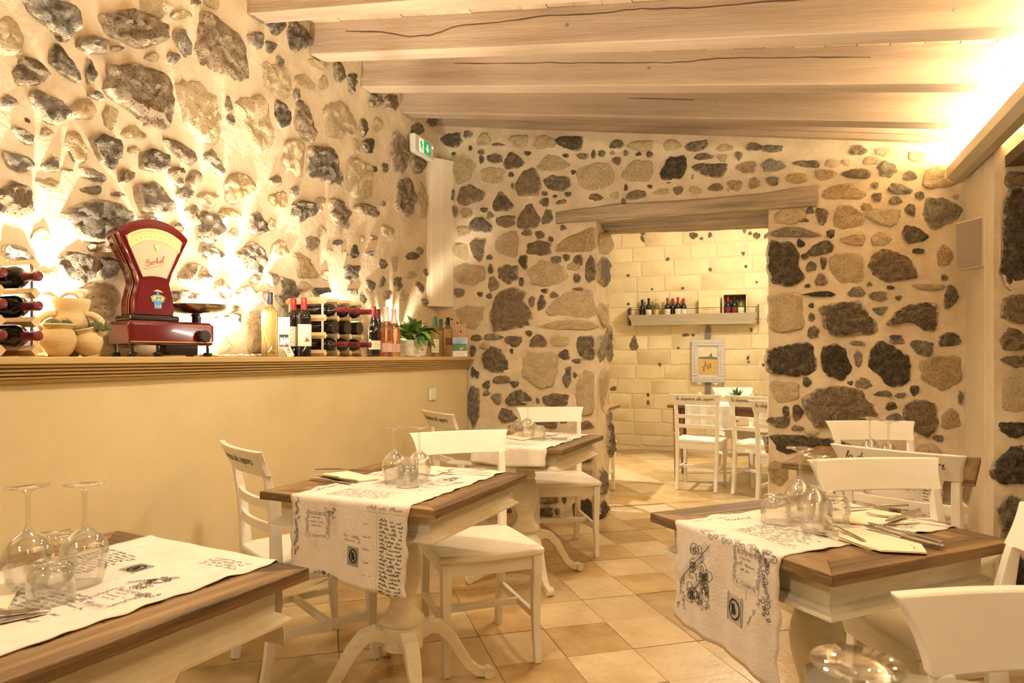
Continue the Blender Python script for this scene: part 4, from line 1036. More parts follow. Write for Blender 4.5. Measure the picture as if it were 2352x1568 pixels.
chairs = [
 ((-1.785, 2.285), 330, 'white chair standing along the ochre half wall, lettered back beside the stamped runner'),
 ((-1.174, 2.600), 221.6, 'white chair with bare seat showing, turned diagonally behind the stamped-runner table'),
 ((-1.80, 3.97), 322, 'white lettered chair deepest in the corner below the switch plate'),
 ((-1.300, 4.14), 210.6, 'white chair standing against the stone pier beside the doorway jamb'),
 ((.418, 2.308), 207.7, 'white chair tucked under the far corner of the diamond-turned table, plain back rail'),
 ((.519, 3.085), 332.3, 'white chair backing the diamond-turned table, full words la dispensa dei sapori on its rail'),
 ((.534, 3.785), 199.4, 'white chair under the wall speaker, nearest the low power socket'),
 ((.285, 1.70), 0, 'white chair turned sideways at the near corner of the diamond-turned table'),
 ((.466, .938), 201.4, 'white chair with a plain broad rail rising beside a single upturned glass foot'),
 ((-.686, 6.612), 355.3, 'white lettered chair at the brown table in the back room, below the shelf bottles'),
 ((-.134, 6.501), 338, 'white lettered chair at the brown table in the back room, under the framed picture'),
 ((.08, 5.86), 340, 'white lettered chair cut off by the doorway edge in the back room'),
 ((-.357, 7.62), 206.6, 'white chair on the far side of the brown back room table, behind the succulent'),
 ((.16, 7.75), 190, 'white chair beside the succulent on the far side of the back room table, half hidden'),
 ((-1.60, 5.95), 0, 'white chair seen edge-on in the back room just past the doorway jamb'),
]
ch0 = make_chair()
# chair turned sideways: placed from its far rear leg and facing direction (camera frame)
for i, ((x, y), r, lab) in enumerate(chairs):
    if i == 7:
        X, d = .885, 1.445
        x, y = X * CT - d * ST, X * ST + d * CT
        fx, fy = -.97, .23
        fxr, fyr = fx * CT - fy * ST, fx * ST + fy * CT
        r = math.degrees(math.atan2(-fxr, fyr))
    if i == 0:
        ch0.location = (x, y, .001); ch0.rotation_euler = (0, 0, R(r)); ch0['label'] = lab; ch0['group'] = G_CH
    else:
        dup(ch0, (x, y, .001), R(r), lab, G_CH)

# ------------------------------------------------------------------ pedestal tables
TZ = .765
def make_table(side, label, loc, rz):
    t = thing('pedestal_table', label, 'table', (*loc, 0), rz, 'wood-topped white pedestal tables')
    h = side / 2; fw = .085; th = .027; zt = TZ - th / 2
    rn = random.Random(side * 1000 + loc[1])
    for k in range(4):                       # mitred frame boards
        poly = [(-h, -h), (h, -h), (h - fw, -h + fw), (-h + fw, -h + fw)]
        M = Matrix.Rotation(k * math.pi / 2, 4, 'Z')
        MB().prism(poly, TZ - th, TZ + rn.uniform(-.0006, .0006)).build('frame_board', 'table_wood_x', t, bevel=.0025, rot=(0, 0, k * math.pi / 2))
    n = 5; pw_ = (side - 2 * fw) / n
    for k in range(n):
        MB().box((0, -h + fw + pw_ * (k + .5), zt), (side - 2 * fw - .001, pw_ - .0012, th - .002)).build('plank', 'table_wood_x', t, bevel=.001)
    a = h - .05; z1 = TZ - th; z0 = z1 - .062
    for k in range(4):
        q = MB().prism([(-a, -a), (a, -a), (a - .02, -a + .02), (-a + .02, -a + .02)], z0, z1).build('apron', 'worn_paint', t, rot=(0, 0, k * math.pi / 2))
        m_ = a + .026
        pr = [(0, 0), (.006, .002), (.012, .006), (.014, .010), (.022, .013), (.026, .017), (.026, .023)]
        vs = []; fs = []
        for (o_, dz) in pr:
            e = a + o_ * 1.0
            vs += [(-e, -e, z0 - dz + .0), (e, -e, z0 - dz)]
        e = a - .03
        vs += [(-e, -e, z0 - .023), (e, -e, z0 - .023), (-e, -e, z0), (e, -e, z0)]
        for i in range(len(vs) // 2 - 1): fs.append((2 * i, 2 * i + 1, 2 * i + 3, 2 * i + 2))
        MB().add(vs, fs).build('moulding', 'worn_paint', t, smooth=40, rot=(0, 0, k * math.pi / 2))
    MB().lathe([(.11, .66), (.11, .682)], 24).build('top_block', 'worn_paint', t)
    pf = [(.052, .668), (.052, .575), (.056, .567), (.056, .557), (.049, .55), (.056, .535), (.066, .50), (.071, .465), (.068, .43), (.056, .385), (.046, .35), (.044, .335), (.050, .31), (.066, .288), (.078, .278), (.081, .268), (.078, .260), (.074, .256), (.074, .172), (.068, .168)]
    MB().lathe(pf[::-1], 28).build('pedestal', 'worn_paint', t, smooth=40)
    for k in range(4):
        L = [(.055, .215), (.10, .232), (.14, .222), (.18, .18), (.215, .12), (.25, .065), (.285, .034), (.315, .026), (.33, .034)]
        W_ = [(.045, .06), (.045, .058), (.044, .055), (.042, .048), (.040, .042), (.038, .036), (.036, .030), (.034, .028), (.032, .03)]
        ca = math.pi / 4 + k * math.pi / 2
        lg = MB().sweep([(r_, 0, z) for r_, z in L], W_, up=(0, 1, 0)).build('leg', 'worn_paint', t, bevel=.006, rot=(0, 0, ca), seg=3)
        MB().lathe([(.021, -.018), (.023, -.015), (.023, .015), (.021, .018)], 16, M=Matrix.Translation((.327, 0, .0235)) @ Matrix.Rotation(R(90), 4, 'X')).build('scroll_foot', 'worn_paint', lg, smooth=40)
    return t
TBL = {'T1': ((-1.322, .915), -6.7, .68, 'wood-topped white table below the red scale, runner not hanging at its near side'),
       'T2': ((-1.276, 2.165), -3.0, .69, 'wood-topped white table whose runner hangs with a dark stamp and script, by the half wall'),
       'T3': ((-1.31, 3.55), -3.0, .686, 'wood-topped white table nearest the stone pier and the switch plate'),
       'T4': ((.094, 2.015), -43.8, .632, 'wood-topped white table turned like a diamond with napkins and forks'),
       'T5': ((.428, 3.40), -14.5, .69, 'wood-topped white table under the wall speaker between two chairs'),
       'T6': ((.36, .60), 21.4, .60, 'wood-topped white table carrying the single nearest upturned glasses')}
tables = {}
for k_, (loc, rz, side, lab) in TBL.items():
    if k_ == 'T6': loc = tuple(at_d(CX + F * .52 / .36, .36)[:2])
    tables[k_] = (make_table(side, lab, loc, R(rz)), loc, R(rz), side)
def tl(k_, lx, ly, z=TZ):
    _, (cx, cy), r, s_ = tables[k_]
    return Vector((cx + lx * math.cos(r) - ly * math.sin(r), cy + lx * math.sin(r) + ly * math.cos(r), z))

# ------------------------------------------------------------------ runners with printed script
def runner(k_, xa, xb, hf, hb, label, seed, name='table_runner', paint=True, m='linen', zt=TZ, slant=(0, 0)):
    _, (cx, cy), rz, side = tables[k_]
    t = thing(name, label, 'table runner', (cx, cy, zt), rz, 'printed runners on the dining tables')
    rn = random.Random(seed)
    h = side / 2; w_ = xb - xa; tot = hf + side + hb; r0 = .007
    ph = seed * 1.7
    def fn(a, v, lift=0.):
        """a: 0..w across, v: from front hem (0) to back hem (tot)"""
        x = xa + a
        wob = .0022 * math.sin(v * 46 + ph) + .0018 * math.sin(v * 97 + ph * 2)
        e = min(1, min(a, w_ - a) / .03)
        x += wob * (1 if a < w_ / 2 else -1) * (1 - e) * 1.6
        s_ = v - hf
        edge = (1 - max(0., e)) ** 2
        if s_ < 0:
            t_ = -s_
            sag = (.004 * math.sin(a * 34 + ph) + .003 * math.sin(a * 71 + ph)) * min(1, t_ / .12)
            off = .004 + lift + sag + .012 * min(1, t_ / hf) * 1.0
            zz = -t_ + .006 * math.sin(a * 16 + ph) * (t_ / hf) + slant[0] * (a / w_ - .5) * (t_ / hf)
            if t_ < r0: return Vector((x, -h - off * (t_ / r0), .003 + lift * (1 - t_ / r0) - t_ * t_ / (2 * r0)))
            return Vector((x, -h - off, zz + r0 / 2 + .003))
        if s_ > side:
            t_ = s_ - side
            off = .004 + lift + .010 * min(1, t_ / max(hb, .01))
            if t_ < r0: return Vector((x, h + off * (t_ / r0), .003 + lift * (1 - t_ / r0) - t_ * t_ / (2 * r0)))
            return Vector((x, h + off, -t_ + r0 / 2 + .003))
        wav = .0035 * max(0, math.sin(v * 38 + ph)) * edge
        return Vector((x, -h + s_, .0030 + lift + wav + .0006 * math.sin(a * 40 + v * 31)))
    nv = max(40, int(tot / .012)); nu = 30
    cl = MB().grid(lambda u, v: fn(u * w_, v * tot), nu, nv).build('cloth', m, t, smooth=80)
    so = cl.modifiers.new('thick', 'SOLIDIFY'); so.thickness = .0016; so.offset = -1
    if not paint: return t
    f2 = lambda a, v: fn(min(max(a, .002), w_ - .002), min(max(v, .002), tot - .002), .0011)
    dk, pl = Ribbon(), Ribbon()
    kind = 0
    v0 = 0.
    # blocks of print repeat along the cloth
    def ledger(x0, y0, wd, ht):
        n = int(ht / .0115)
        for i in range(n): dk.scribble(x0, y0 + i * .0115, wd * rn.uniform(.88, 1), .0060, .0017, rn, ang=R(-4))
    def stamp(x0, y0, wd=.040, ht=.056):
        n = 9
        for i in range(n + 1): dk.line([(x0 + wd * i / n, y0), (x0 + wd * i / n, y0 + ht)], .0022)
        for i in range(13): dk.line([(x0, y0 + ht * i / 12), (x0 + wd, y0 + ht * i / 12)], .0020)
        dk.line([(x0 + wd / 2 + wd * .33 * math.cos(i * .45), y0 + ht / 2 + ht * .36 * math.sin(i * .45)) for i in range(15)], .004)
        for i in range(5): dk.line([(x0 + wd * (.35 + .05 * i) + .002 * math.sin(j), y0 + ht * (.3 + .08 * j)) for j in range(6)], .003)
        for i in range(3): pl.line([(x0 - .016, y0 + ht * (.3 + .16 * i)), (x0 - .002, y0 + ht * (.42 + .16 * i))], .0012)
    def cartouche(x0, y0):
        pl.caps('BELLE FLEURETTE', x0 + .012, y0 + .092, .010, .062)
        pl.caps('PARFUMS', x0 + .022, y0 + .080, .005, .034)
        pl.scribble(x0 + .014, y0 + .066, .056, .006, .0013, rn)
        pl.scribble(x0 + .022, y0 + .054, .040, .004, .0011, rn)
        pl.caps('R. CLISSETTE', x0 + .012, y0 + .019, .008, .066)
        for s_ in (.014, .031): pl.line([(x0 + .006, y0 + s_), (x0 + .084, y0 + s_)], .0012)
        for i in range(2): pl.line([(x0 + (.006, .084)[i], y0 + .014), (x0 + (.0, .090)[i], y0 + .022), (x0 + (.006, .084)[i], y0 + .031)], .0012)
        for i in range(8):
            pl.scroll(x0 + .004 + rn.uniform(-.003, .003), y0 + .034 + i * .010, .006, .0013, 1.3, rn.uniform(0, 6), rn.choice((-1, 1)))
            pl.scroll(x0 + .086 + rn.uniform(-.004, .004), y0 + .034 + i * .010, .0065, .0013, 1.3, rn.uniform(0, 6), rn.choice((-1, 1)))
        for i in range(16): pl.scroll(x0 + .070 + rn.uniform(0, .045), y0 + .10 + rn.uniform(-.012, .02), .005, .0012, 1.1, rn.uniform(0, 6), rn.choice((-1, 1)))
        pl.line([(x0 + .045, y0 + .012), (x0 + .045, y0 - .012)], .002)
    def ornament(x0, y0, ht, n=26):
        for i in range(n): dk.scroll(x0 + rn.uniform(-.008, .010), y0 + ht * i / n, rn.uniform(.004, .009), .0013, rn.uniform(1, 1.6), rn.uniform(0, 6), rn.choice((-1, 1)))
    def flourish(x0, y0, sc_=1.):
        P = [(x0 + .09 * sc_ * t_ / 20, y0 + .10 * sc_ * t_ / 20) for t_ in range(21)]
        for i in range(20):
            a, c = P[i]
            dk.line([(a - .012 * sc_, c + .006 * sc_), (a, c), (a + .006 * sc_, c - .012 * sc_)], .0012)
        for i in range(26):
            dk.scroll(x0 + .035 * sc_ + rn.uniform(0, .055) * sc_, y0 + rn.uniform(-.03, .085) * sc_, rn.uniform(.006, .015) * sc_, .0014, rn.uniform(1., 1.7), rn.uniform(0, 6), rn.choice((-1, 1)))
        dk.line(P, .0016)
    def letter(x0, y0, n, wd):
        for i in range(n): pl.scribble(x0 + rn.uniform(0, .012), y0 + i * .0135, wd * rn.uniform(.75, 1), .0064, .0016, rn, ang=R(2))
    if k_ == 'T4':
        flourish(.020, .115, 1.35); flourish(.07, .10, .8); stamp(.205, .085, .055, .066); cartouche(.225, .165); ornament(.33, .14, .13, 18)
        dk.scribble(.02, .03, .10, .012, .002, rn, R(80)); dk.scribble(.055, .045, .10, .012, .002, rn, R(95))
        pl.scribble(.28, .10, .05, .008, .0014, rn, R(60)); pl.scribble(.30, .13, .05, .008, .0014, rn, R(60))
        o0 = hf
        dk.scribble(.03, o0 + .03, .12, .009, .0015, rn, R(88)); dk.scribble(.06, o0 + .12, .13, .014, .002, rn, R(85))
        letter(.13, o0 + .07, 11, .20); letter(.03, o0 + .33, 6, .18); [pl.scroll(.11 + .016 * i, o0 - .004 + .012 * math.sin(i * 2.), .010, .0015, 1.4, i, 1 - 2 * (i % 2)) for i in range(16)]
        letter(.20, o0 + .42, 9, .13); stamp(.06, o0 + .47); ornament(.02, o0 + .5, .1)
    else:
        hgt = hf
        if hf > .15:
            ornament(.028, hgt - .20, .19, 30); cartouche(.065, hgt - .155); stamp(.235, hgt - .20); ledger(.345, hgt - .26, .092, .22)
            pl.line([(.338, hgt - .26), (.338, hgt - .03)], .001); pl.line([(.305, hgt - .03), (.44, hgt - .03)], .001)
            dk.scribble(.30, hgt - .022, .13, .009, .0014, rn)
            pl.scribble(.215, hgt - .115, .07, .007, .0012, rn, R(-3)); pl.scribble(.22, hgt - .128, .06, .007, .0012, rn, R(-3))
            for i in range(5): pl.scribble(.29, hgt - .07 - i * .038, .03, .006, .0012, rn)
            ornament(.14, .012, .0, 3); [dk.scroll(.11 + i * .016, .010 + .004 * math.sin(i), .007, .002, 1.2, i, 1) for i in range(6)]
        o0 = hf
        letter(.10, o0 + .04, 9, .24); stamp(.20, o0 + .47, .05, .05); ornament(.03, o0 + .08, .22, 26); ledger(.02, o0 + .40, .15, .17)
        dk.scribble(.16, o0 + .22, .2, .010, .0014, rn); letter(.12, o0 + .25, 7, .26); flourish(.30, o0 + .43, .7); cartouche(.31, o0 + .30); letter(.30, o0 + .58, 4, .12)
    for o_ in (dk.build('dark_print', 'ink', t, f2), pl.build('faint_print', 'ink_pale', t, f2)): o_['kind'] = 'stuff'
    return t
runner('T1', -.200, .250, .20, .20, 'printed linen runner lying on the table below the red scale', 3)
runner('T2', -.200, .252, .265, .12, 'printed linen runner hanging over the table edge with dark stamp and two columns of script', 7, slant=(-.03, 0))
runner('T3', -.155, .258, .10, .10, 'printed linen runner on the table nearest the stone pier', 12)
runner('T4', -.191, .176, .285, .10, 'printed linen runner hanging from the diamond-turned table with feather scrollwork and stamp', 21, slant=(-.05, 0))
runner('T5', -.170, .245, .26, .12, 'printed linen runner hanging behind the lettered chair under the speaker', 33)

# ------------------------------------------------------------------ glasses
def lathe_glass(name, prof, label, loc):
    t = MB().loop_lathe(prof, 30).build(name, 'glass', smooth=60, loc=loc)
    return t
def up(p): return p
# upturned wine glass: rim at z=0, foot at the top
WG_OUT = [(.033, 0), (.038, .02), (.0425, .045), (.0435, .06), (.041, .075), (.030, .094), (.014, .106), (.0055, .114), (.0042, .125), (.0040, .165), (.0048, .180), (.010, .1885), (.022, .1925), (.0365, .1950), (.0375, .1965), (.0365, .1980)]
WG_IN = [(.010, .1985), (.003, .1985), (.0003, .1985), (.0003, .104), (.010, .1015), (.027, .0905), (.0385, .073), (.0415, .060), (.0405, .045), (.0363, .02), (.0317, .0005)]
TG_OUT = [(.0395, 0), (.0400, .03), (.0385, .05), (.034, .066), (.030, .072), (.027, .074)]
TG_IN = [(.0003, .074), (.0003, .063), (.024, .063), (.031, .058), (.0355, .047), (.0372, .03), (.0370, .0005)]
wine0 = MB().loop_lathe(WG_OUT + WG_IN, 32).mesh('wine_glass', smooth=70); wine0.materials.append(MATS['glass'])
tumb0 = MB().loop_lathe(TG_OUT + TG_IN, 28).mesh('tumbler', smooth=70); tumb0.materials.append(MATS['glass'])
def put_glass(me, name, p, label, cat, group, z=TZ + .0048, sc=1.):
    o = bpy.data.objects.new(name, me); COL.objects.link(o)
    o.location = (p[0], p[1], z); o.rotation_euler = (0, 0, (p[0] * 37 + p[1] * 11) % 6.28); o.scale = (sc, sc, sc)
    return tag(o, label, cat, group)
GG, GT = 'upturned wine glasses', 'upturned tumblers'
def d_of(v, z): return F * (HC - z) / (v - HY)
ZF = TZ + .2025
for (u, v, lab) in ((64, 1115, 'upturned wine glass on the table below the red scale, beside the folded napkin'), (194, 1109, 'upturned wine glass near the mitred corner of the table below the red scale'),
                    (905, 980, 'upturned wine glass beside the knives on the stamped-runner table'), (963, 979, 'upturned wine glass in front of the plain chair rail on the stamped-runner table'),
                    (1212, 923, 'single upturned wine glass on the table nearest the stone pier'),
                    (1838, 1028, 'upturned wine glass on the diamond-turned table, the one standing further back'), (1872, 1044, 'upturned wine glass on the diamond-turned table, in front of its twin'),
                    (1998, 958, 'upturned wine glass under the wall speaker, beside a tumbler'), (2041, 965, 'upturned wine glass under the wall speaker, over the printed words')):
    put_glass(wine0, 'wine_glass', at_d(u, d_of(v, ZF)), lab, 'wine glass', GG)
put_glass(wine0, 'wine_glass', at_d(1971, .572), 'nearest upturned wine glass beside the plain chair, foot close up', 'wine glass', GG, TZ + .0015)
put_glass(wine0, 'wine_glass', at_d(1890, .487), 'upturned wine glass just under the nearest one, only its foot edge showing', 'wine glass', GG, TZ + .0015)
for (u, d, lab) in ((118, 1.262, 'upturned tumbler nearest the table edge below the red scale'), (128, 1.48, 'upturned tumbler behind the wine glasses below the red scale'), (937, 2.375, 'upturned tumbler between the wine glasses on the stamped-runner table'),
                    (938, 2.575, 'upturned tumbler hidden behind the glasses on the stamped-runner table'), (1188, 3.905, 'upturned tumbler beside the pier-side wine glass, nearer the half wall'), (1237, 3.725, 'upturned tumbler beside the pier-side wine glass, nearer the doorway'),
                    (1782, 1.86, 'upturned tumbler at the wood-edged side of the diamond-turned table'), (1917, 1.845, 'upturned tumbler next to the flat napkin on the diamond-turned table'), (1953, 2.82, 'upturned tumbler under the wall speaker')):
    put_glass(tumb0, 'tumbler', at_d(u, d), lab, 'tumbler', GT)

# ------------------------------------------------------------------ cutlery and napkins
def taper(pts, wd, th, m, name, parent=None):
    return MB().sweep(pts, [(a, th) for a in wd], up=(0, 0, 1)).build(name, m, parent, bevel=.0006)
def fork(p, q, label, z=TZ + .0065):
    p, q = Vector((p.x, p.y, 0)), Vector((q.x, q.y, 0)); L = .195
    dr = (q - p).normalized(); ang_ = math.atan2(dr.y, dr.x)
    t = thing('fork', label, 'fork', (p.x, p.y, z), ang_, 'forks on the tables')
    taper([(.055, 0, .002), (.075, 0, .007), (.10, 0, .006), (.15, 0, .003), (L, 0, .001)], [.010, .006, .006, .009, .011], .0022, 'steel', 'handle', t)
    taper([(.030, 0, .001), (.042, 0, .0), (.055, 0, .002)], [.021, .022, .011], .0018, 'steel', 'neck', t)
    for k in range(4):
        y = -.0088 + k * .00587
        taper([(.0, y * .95, .005), (.015, y, .002), (.031, y, .001)], [.0018, .0028, .0032], .0017, 'steel', 'tine', t)
    return t
def knife(p, q, label, z=TZ + .006):
    p, q = Vector((p.x, p.y, 0)), Vector((q.x, q.y, 0))
    dr = (q - p).normalized(); ang_ = math.atan2(dr.y, dr.x)
    t = thing('knife', label, 'knife', (p.x, p.y, z), ang_, 'knives on the tables')
    poly = [(0, .002), (.02, -.008), (.06, -.0095), (.108, -.007), (.108, .007), (.02, .008)]
    MB().prism(poly, .0, .0016).build('blade', 'steel', t)
    MB().sweep([(.106, 0, .002), (.125, 0, .003), (.17, 0, .003), (.215, 0, .003)], [(.008, .006), (.012, .007), (.013, .007), (.015, .007)]).build('handle', 'steel', t, bevel=.002)
    return t
def napkin(px, label, z=TZ + .0048, mark=True):
    P = [on_z(u, v, z) for u, v in px]
    c = sum(P, Vector()) / len(P)
    t = thing('napkin', label, 'napkin', (c.x, c.y, z), 0, 'folded napkins on the tables')
    poly = [(p.x - c.x, p.y - c.y) for p in P]
    MB().prism(poly, 0, .0022).build('lower_fold', 'napkin', t, bevel=.001)
    MB().prism([(a * .985 + .001, b_ * .985) for a, b_ in poly], .0024, .0044).build('upper_fold', 'napkin', t, bevel=.001)
    if mark:
        a, b_ = Vector(poly[0]), Vector(poly[1])
        rb = Ribbon(); rn = random.Random(len(px) + int(px[0][0]))
        e = (b_ - a).normalized(); ang_ = math.atan2(e.y, e.x)
        s_ = a * .80 + b_ * .06
        rb.scribble(s_.x * .92, s_.y * .92, .034, .006, .0014, rn, ang_)
        rb.build('small_print', 'ink_pale', t, lambda x, y: (x, y, .0048))
    return t
T4n = 'on the diamond-turned table'
napkin([(2130, 1272), (2117, 1253), (2000, 1222), (1921, 1218), (1926, 1239), (2023, 1267)], 'flat cream napkin beside the two forks ' + T4n)
napkin([(2112, 1202), (2069, 1182), (2004, 1172), (1944, 1180), (1912, 1198), (1999, 1207)], 'flat cream napkin under the crossed cutlery ' + T4n)
fork(on_z(1864, 1224, TZ), on_z(2033, 1283, TZ), 'fork lying lower over bare wood ' + T4n, TZ + .0075)
fork(on_z(1881, 1207, TZ), on_z(2022, 1269, TZ), 'fork resting on the napkin edge ' + T4n, TZ + .0115)
knife(on_z(1990, 1209, TZ), on_z(2168, 1260, TZ), 'knife reaching closer to the table corner ' + T4n, TZ + .0115)
knife(on_z(1981, 1216, TZ), on_z(2149, 1261, TZ), 'knife alongside the napkin rim ' + T4n, TZ + .0100)
fork(on_z(1990, 1190, TZ), on_z(2126, 1206, TZ), 'fork crossing the rear napkin ' + T4n, TZ + .0110)
knife(on_z(2034, 1212, TZ), on_z(2076, 1197, TZ), 'knife tangled with the fork on the rear napkin ' + T4n, TZ + .0160)
knife(on_z(1935, 1176, TZ), on_z(2004, 1173, TZ), 'knife behind the tumbler ' + T4n, TZ + .0110)
T2n = 'on the stamped-runner table'
napkin([(731, 1091), (812, 1108), (872, 1101), (800, 1083)], 'flat cream napkin at the bare wood edge ' + T2n)
napkin([(1042, 1077), (1000, 1072), (952, 1086), (1000, 1093)], 'flat cream napkin in front of the chair seat ' + T2n)
knife(on_z(810, 1115, TZ), on_z(706, 1101, TZ), 'knife nearer the table corner ' + T2n, TZ + .0065)
knife(on_z(826, 1112, TZ), on_z(724, 1097, TZ), 'knife touching the napkin ' + T2n, TZ + .0105)
knife(on_z(850, 1080, TZ), on_z(788, 1081, TZ), 'knife beyond the napkin ' + T2n, TZ + .0065)
fork(on_z(1004, 1088, TZ), on_z(1073, 1084, TZ), 'fork by the waved cloth edge ' + T2n, TZ + .0105)
fork(on_z(1012, 1090, TZ), on_z(1078, 1092, TZ), 'fork below the other fork ' + T2n, TZ + .0105)
T1n = 'on the table below the red scale'
napkin([(50, 1345), (15, 1405), (-90, 1380), (-60, 1330)], 'flat cream napkin ' + T1n)
knife(on_z(114, 1413, TZ), on_z(0, 1437, TZ), 'knife with its tip on the script ' + T1n, TZ + .0065)
knife(on_z(92, 1411, TZ), on_z(-20, 1424, TZ), 'knife partly covered by another ' + T1n, TZ + .0095)
T3n = 'on the table nearest the stone pier'
napkin([(1250, 1003), (1200, 1011), (1150, 1004), (1190, 998)], 'flat cream napkin ' + T3n)
fork(on_z(1258, 1003, TZ), on_z(1300, 1000, TZ), 'fork ' + T3n + ' beside the napkin', TZ + .0065)
knife(on_z(1225, 1006, TZ), on_z(1262, 1009, TZ), 'knife ' + T3n + ' below the fork', TZ + .0065)

# ------------------------------------------------------------------ things on the ledge
def on_ledge(u, x=-2.42):
    r = ray(u, HY); k = x / r.x
    return Vector((x, r.y * k, LEDGE + .0005))
def ppm(u, x=-2.42):                      # pixels per metre there
    r = ray(u, HY); return F / (x / r.x)

# uplight fittings let into the ledge
for yy in UPLIGHT_Y:
    t = thing('recessed_uplight', 'small round uplight let into the ledge against the stone wall', 'light fitting', (-2.44, yy, LEDGE), 0, 'uplights along the ledge')
    MB().lathe([(.030, 0), (.030, .004), (.024, .005), (.024, .001)], 20, cap1=False).build('ring', 'steel', t)
    MB().lathe([(.023, .0), (.023, .003)], 20).build('lens', 'lamp_lens', t)

# pebbles along the back of the ledge
b = MB(); rn = random.Random(4)
for k in range(190):
    y = rn.choice((rn.uniform(1.60, 1.74), rn.uniform(2.42, 2.98), rn.uniform(3.56, 4.2))); r_ = rn.uniform(.007, .015)
    b.ico((-2.535 + rn.uniform(-.02, .03), y, LEDGE + r_ * .5), r_, 1, (1, 1.2, .6), .3, k)
o = b.build('white_pebbles', 'pebble', smooth=True)
tag(o, 'scattered white pebbles along the back of the ledge', 'pebbles', kind='stuff')

# --- the red scale
pos = on_ledge(374, -2.415)
sc = thing('counter_scale', 'glossy dark red vintage counter scale with fan-shaped dial and metal pan', 'scale', pos, R(74))
base = MB().prism([(-.176, -.10), (.176, -.10), (.176, .10), (-.176, .10)], .046, .145).build('base', 'red_enamel', sc, bevel=.018, seg=4)
MB().box((0, -.1005, .060), (.345, .0012, .003)).build('pinstripe', 'gold_line', base)
for sx, sy in ((-.155, -.075), (-.06, -.085), (.155, -.075), (-.155, .075), (.155, .075)):
    MB().lathe([(.006, .016), (.006, .046), (.012, .046)], 12, (sx, sy, 0)).lathe([(.014, 0), (.019, .003), (.019, .012), (.014, .017)], 14, (sx, sy, 0)).build('foot', 'black_gloss', sc)
MB().box((.06, .0, .028), (.12, .12, .045)).box((.0, -.05, .034), (.03, .03, .025)).build('mechanism', 'black_gloss', sc)
cxh = -.062
MB().prism([(cxh - .098, -.075), (cxh + .098, -.075), (cxh + .098, .075), (cxh - .098, .075)], .143, .168).build('collar', 'black_gloss', sc, bevel=.010, seg=3)
def fan(k=0., bot=.166, n=16):
    return [(cxh + (a - cxh) * .95, b_) for a, b_ in fan0(k, bot, n)]
def fan0(k=0., bot=.166, n=16):
    """outline of the head; k insets it"""
    P = []
    P += [(cxh - .085 + k, bot), (cxh + .085 - k, bot), (cxh + .084 - k, .225), (cxh + .072 - k, .275), (cxh + .066 - k, .300), (cxh + .078 - k, .345), (cxh + .146 - k, .485)]
    for i in range(n + 1):
        a = R(40) + R(100) * i / n
        P.append((cxh + (.195 - k) * math.cos(a) * 1.0, .375 + (.185 - k) * math.sin(a)))
    P += [(cxh - .146 + k, .485), (cxh - .078 + k, .345), (cxh - .066 + k, .300), (cxh - .072 + k, .275), (cxh - .084 + k, .225)]
    return P
MB().prism(fan(0), -.062, .062, 'y').build('head', 'red_enamel', sc, bevel=.014, seg=4)
def side_stripe(off, wd, m):
    P = [(cxh - .0855, .170), (cxh - .0845, .225), (cxh - .0725, .275), (cxh - .0665, .300), (cxh - .0785, .345), (cxh - .1465, .485)]
    MB().sweep([(a - .0004, off, z) for a, z in P], [(wd, .0015)] * len(P), up=(1, 0, 0)).build('pinstripe', m, sc)
side_stripe(-.012, .012, 'black_gloss'); side_stripe(-.022, .002, 'gold_line'); side_stripe(-.002, .002, 'gold_line')
# dial window
yf = -.0628
def dialpoly(r0, r1, a0, a1, n=18):
    c = (cxh, .30)
    return [(c[0] + r1 * math.cos(R(a0 + (a1 - a0) * i / n)), c[1] + r1 * math.sin(R(a0 + (a1 - a0) * i / n))) for i in range(n + 1)] + \
           [(c[0] + r0 * math.cos(R(a1 + (a0 - a1) * i / n)), c[1] + r0 * math.sin(R(a1 + (a0 - a1) * i / n))) for i in range(n + 1)]
def rim_at(a): return .240
gp = [(cxh - .050, .318)] + [(cxh + .050 * math.cos(R(150 - 120 * i / 8)) * 1.0, .312 + .012 * math.sin(R(150 - 120 * i / 8))) for i in range(9)] + [(cxh + .050, .318), (cxh + .118, .478)]
gp += [(cxh + .165 * math.cos(R(45) + R(90) * i / 14), .372 + .152 * math.sin(R(45) + R(90) * i / 14)) for i in range(15)] + [(cxh - .118, .478)]
MB().prism(gp, yf - .001, yf + .004, 'y').build('dial_plate', 'dial_grey', sc)
dc = [(cxh + .160 * math.cos(R(48) + R(84) * i / 14), .372 + .148 * math.sin(R(48) + R(84) * i / 14)) for i in range(15)] + [(cxh - .102, .438)] + [(cxh + .13 * math.cos(R(140) - R(100) * i / 10), .345 + .128 * math.sin(R(140) - R(100) * i / 10)) for i in range(11)] + [(cxh + .102, .438)]
dial = MB().prism(dc, yf - .003, yf - .001, 'y').build('dial_scale', 'dial_cream', sc)
rb = Ribbon()
for i in range(33):
    a = R(50) + R(80) * i / 32; l_ = .010 if i % 4 else .016
    c_, s_ = math.cos(a), math.sin(a)
    rb.line([(cxh + (.150 - l_) * c_, .372 + (.136 - l_) * s_), (cxh + .150 * c_, .372 + .136 * s_)], .0012)
rb.line([(cxh + .152 * math.cos(R(50) + R(80) * i / 20), .372 + .138 * math.sin(R(50) + R(80) * i / 20)) for i in range(21)], .0012)
for i in range(9):
    a = R(54) + R(72) * i / 8
    rb.caps(str((8 - i) * 5), cxh + .125 * math.cos(a) - .004, .372 + .112 * math.sin(a), .006, .008)
o_ = rb.build('dial_marks', 'ink_pale', dial, lambda a, z: (a, yf - .0034, z)); o_['kind'] = 'stuff'
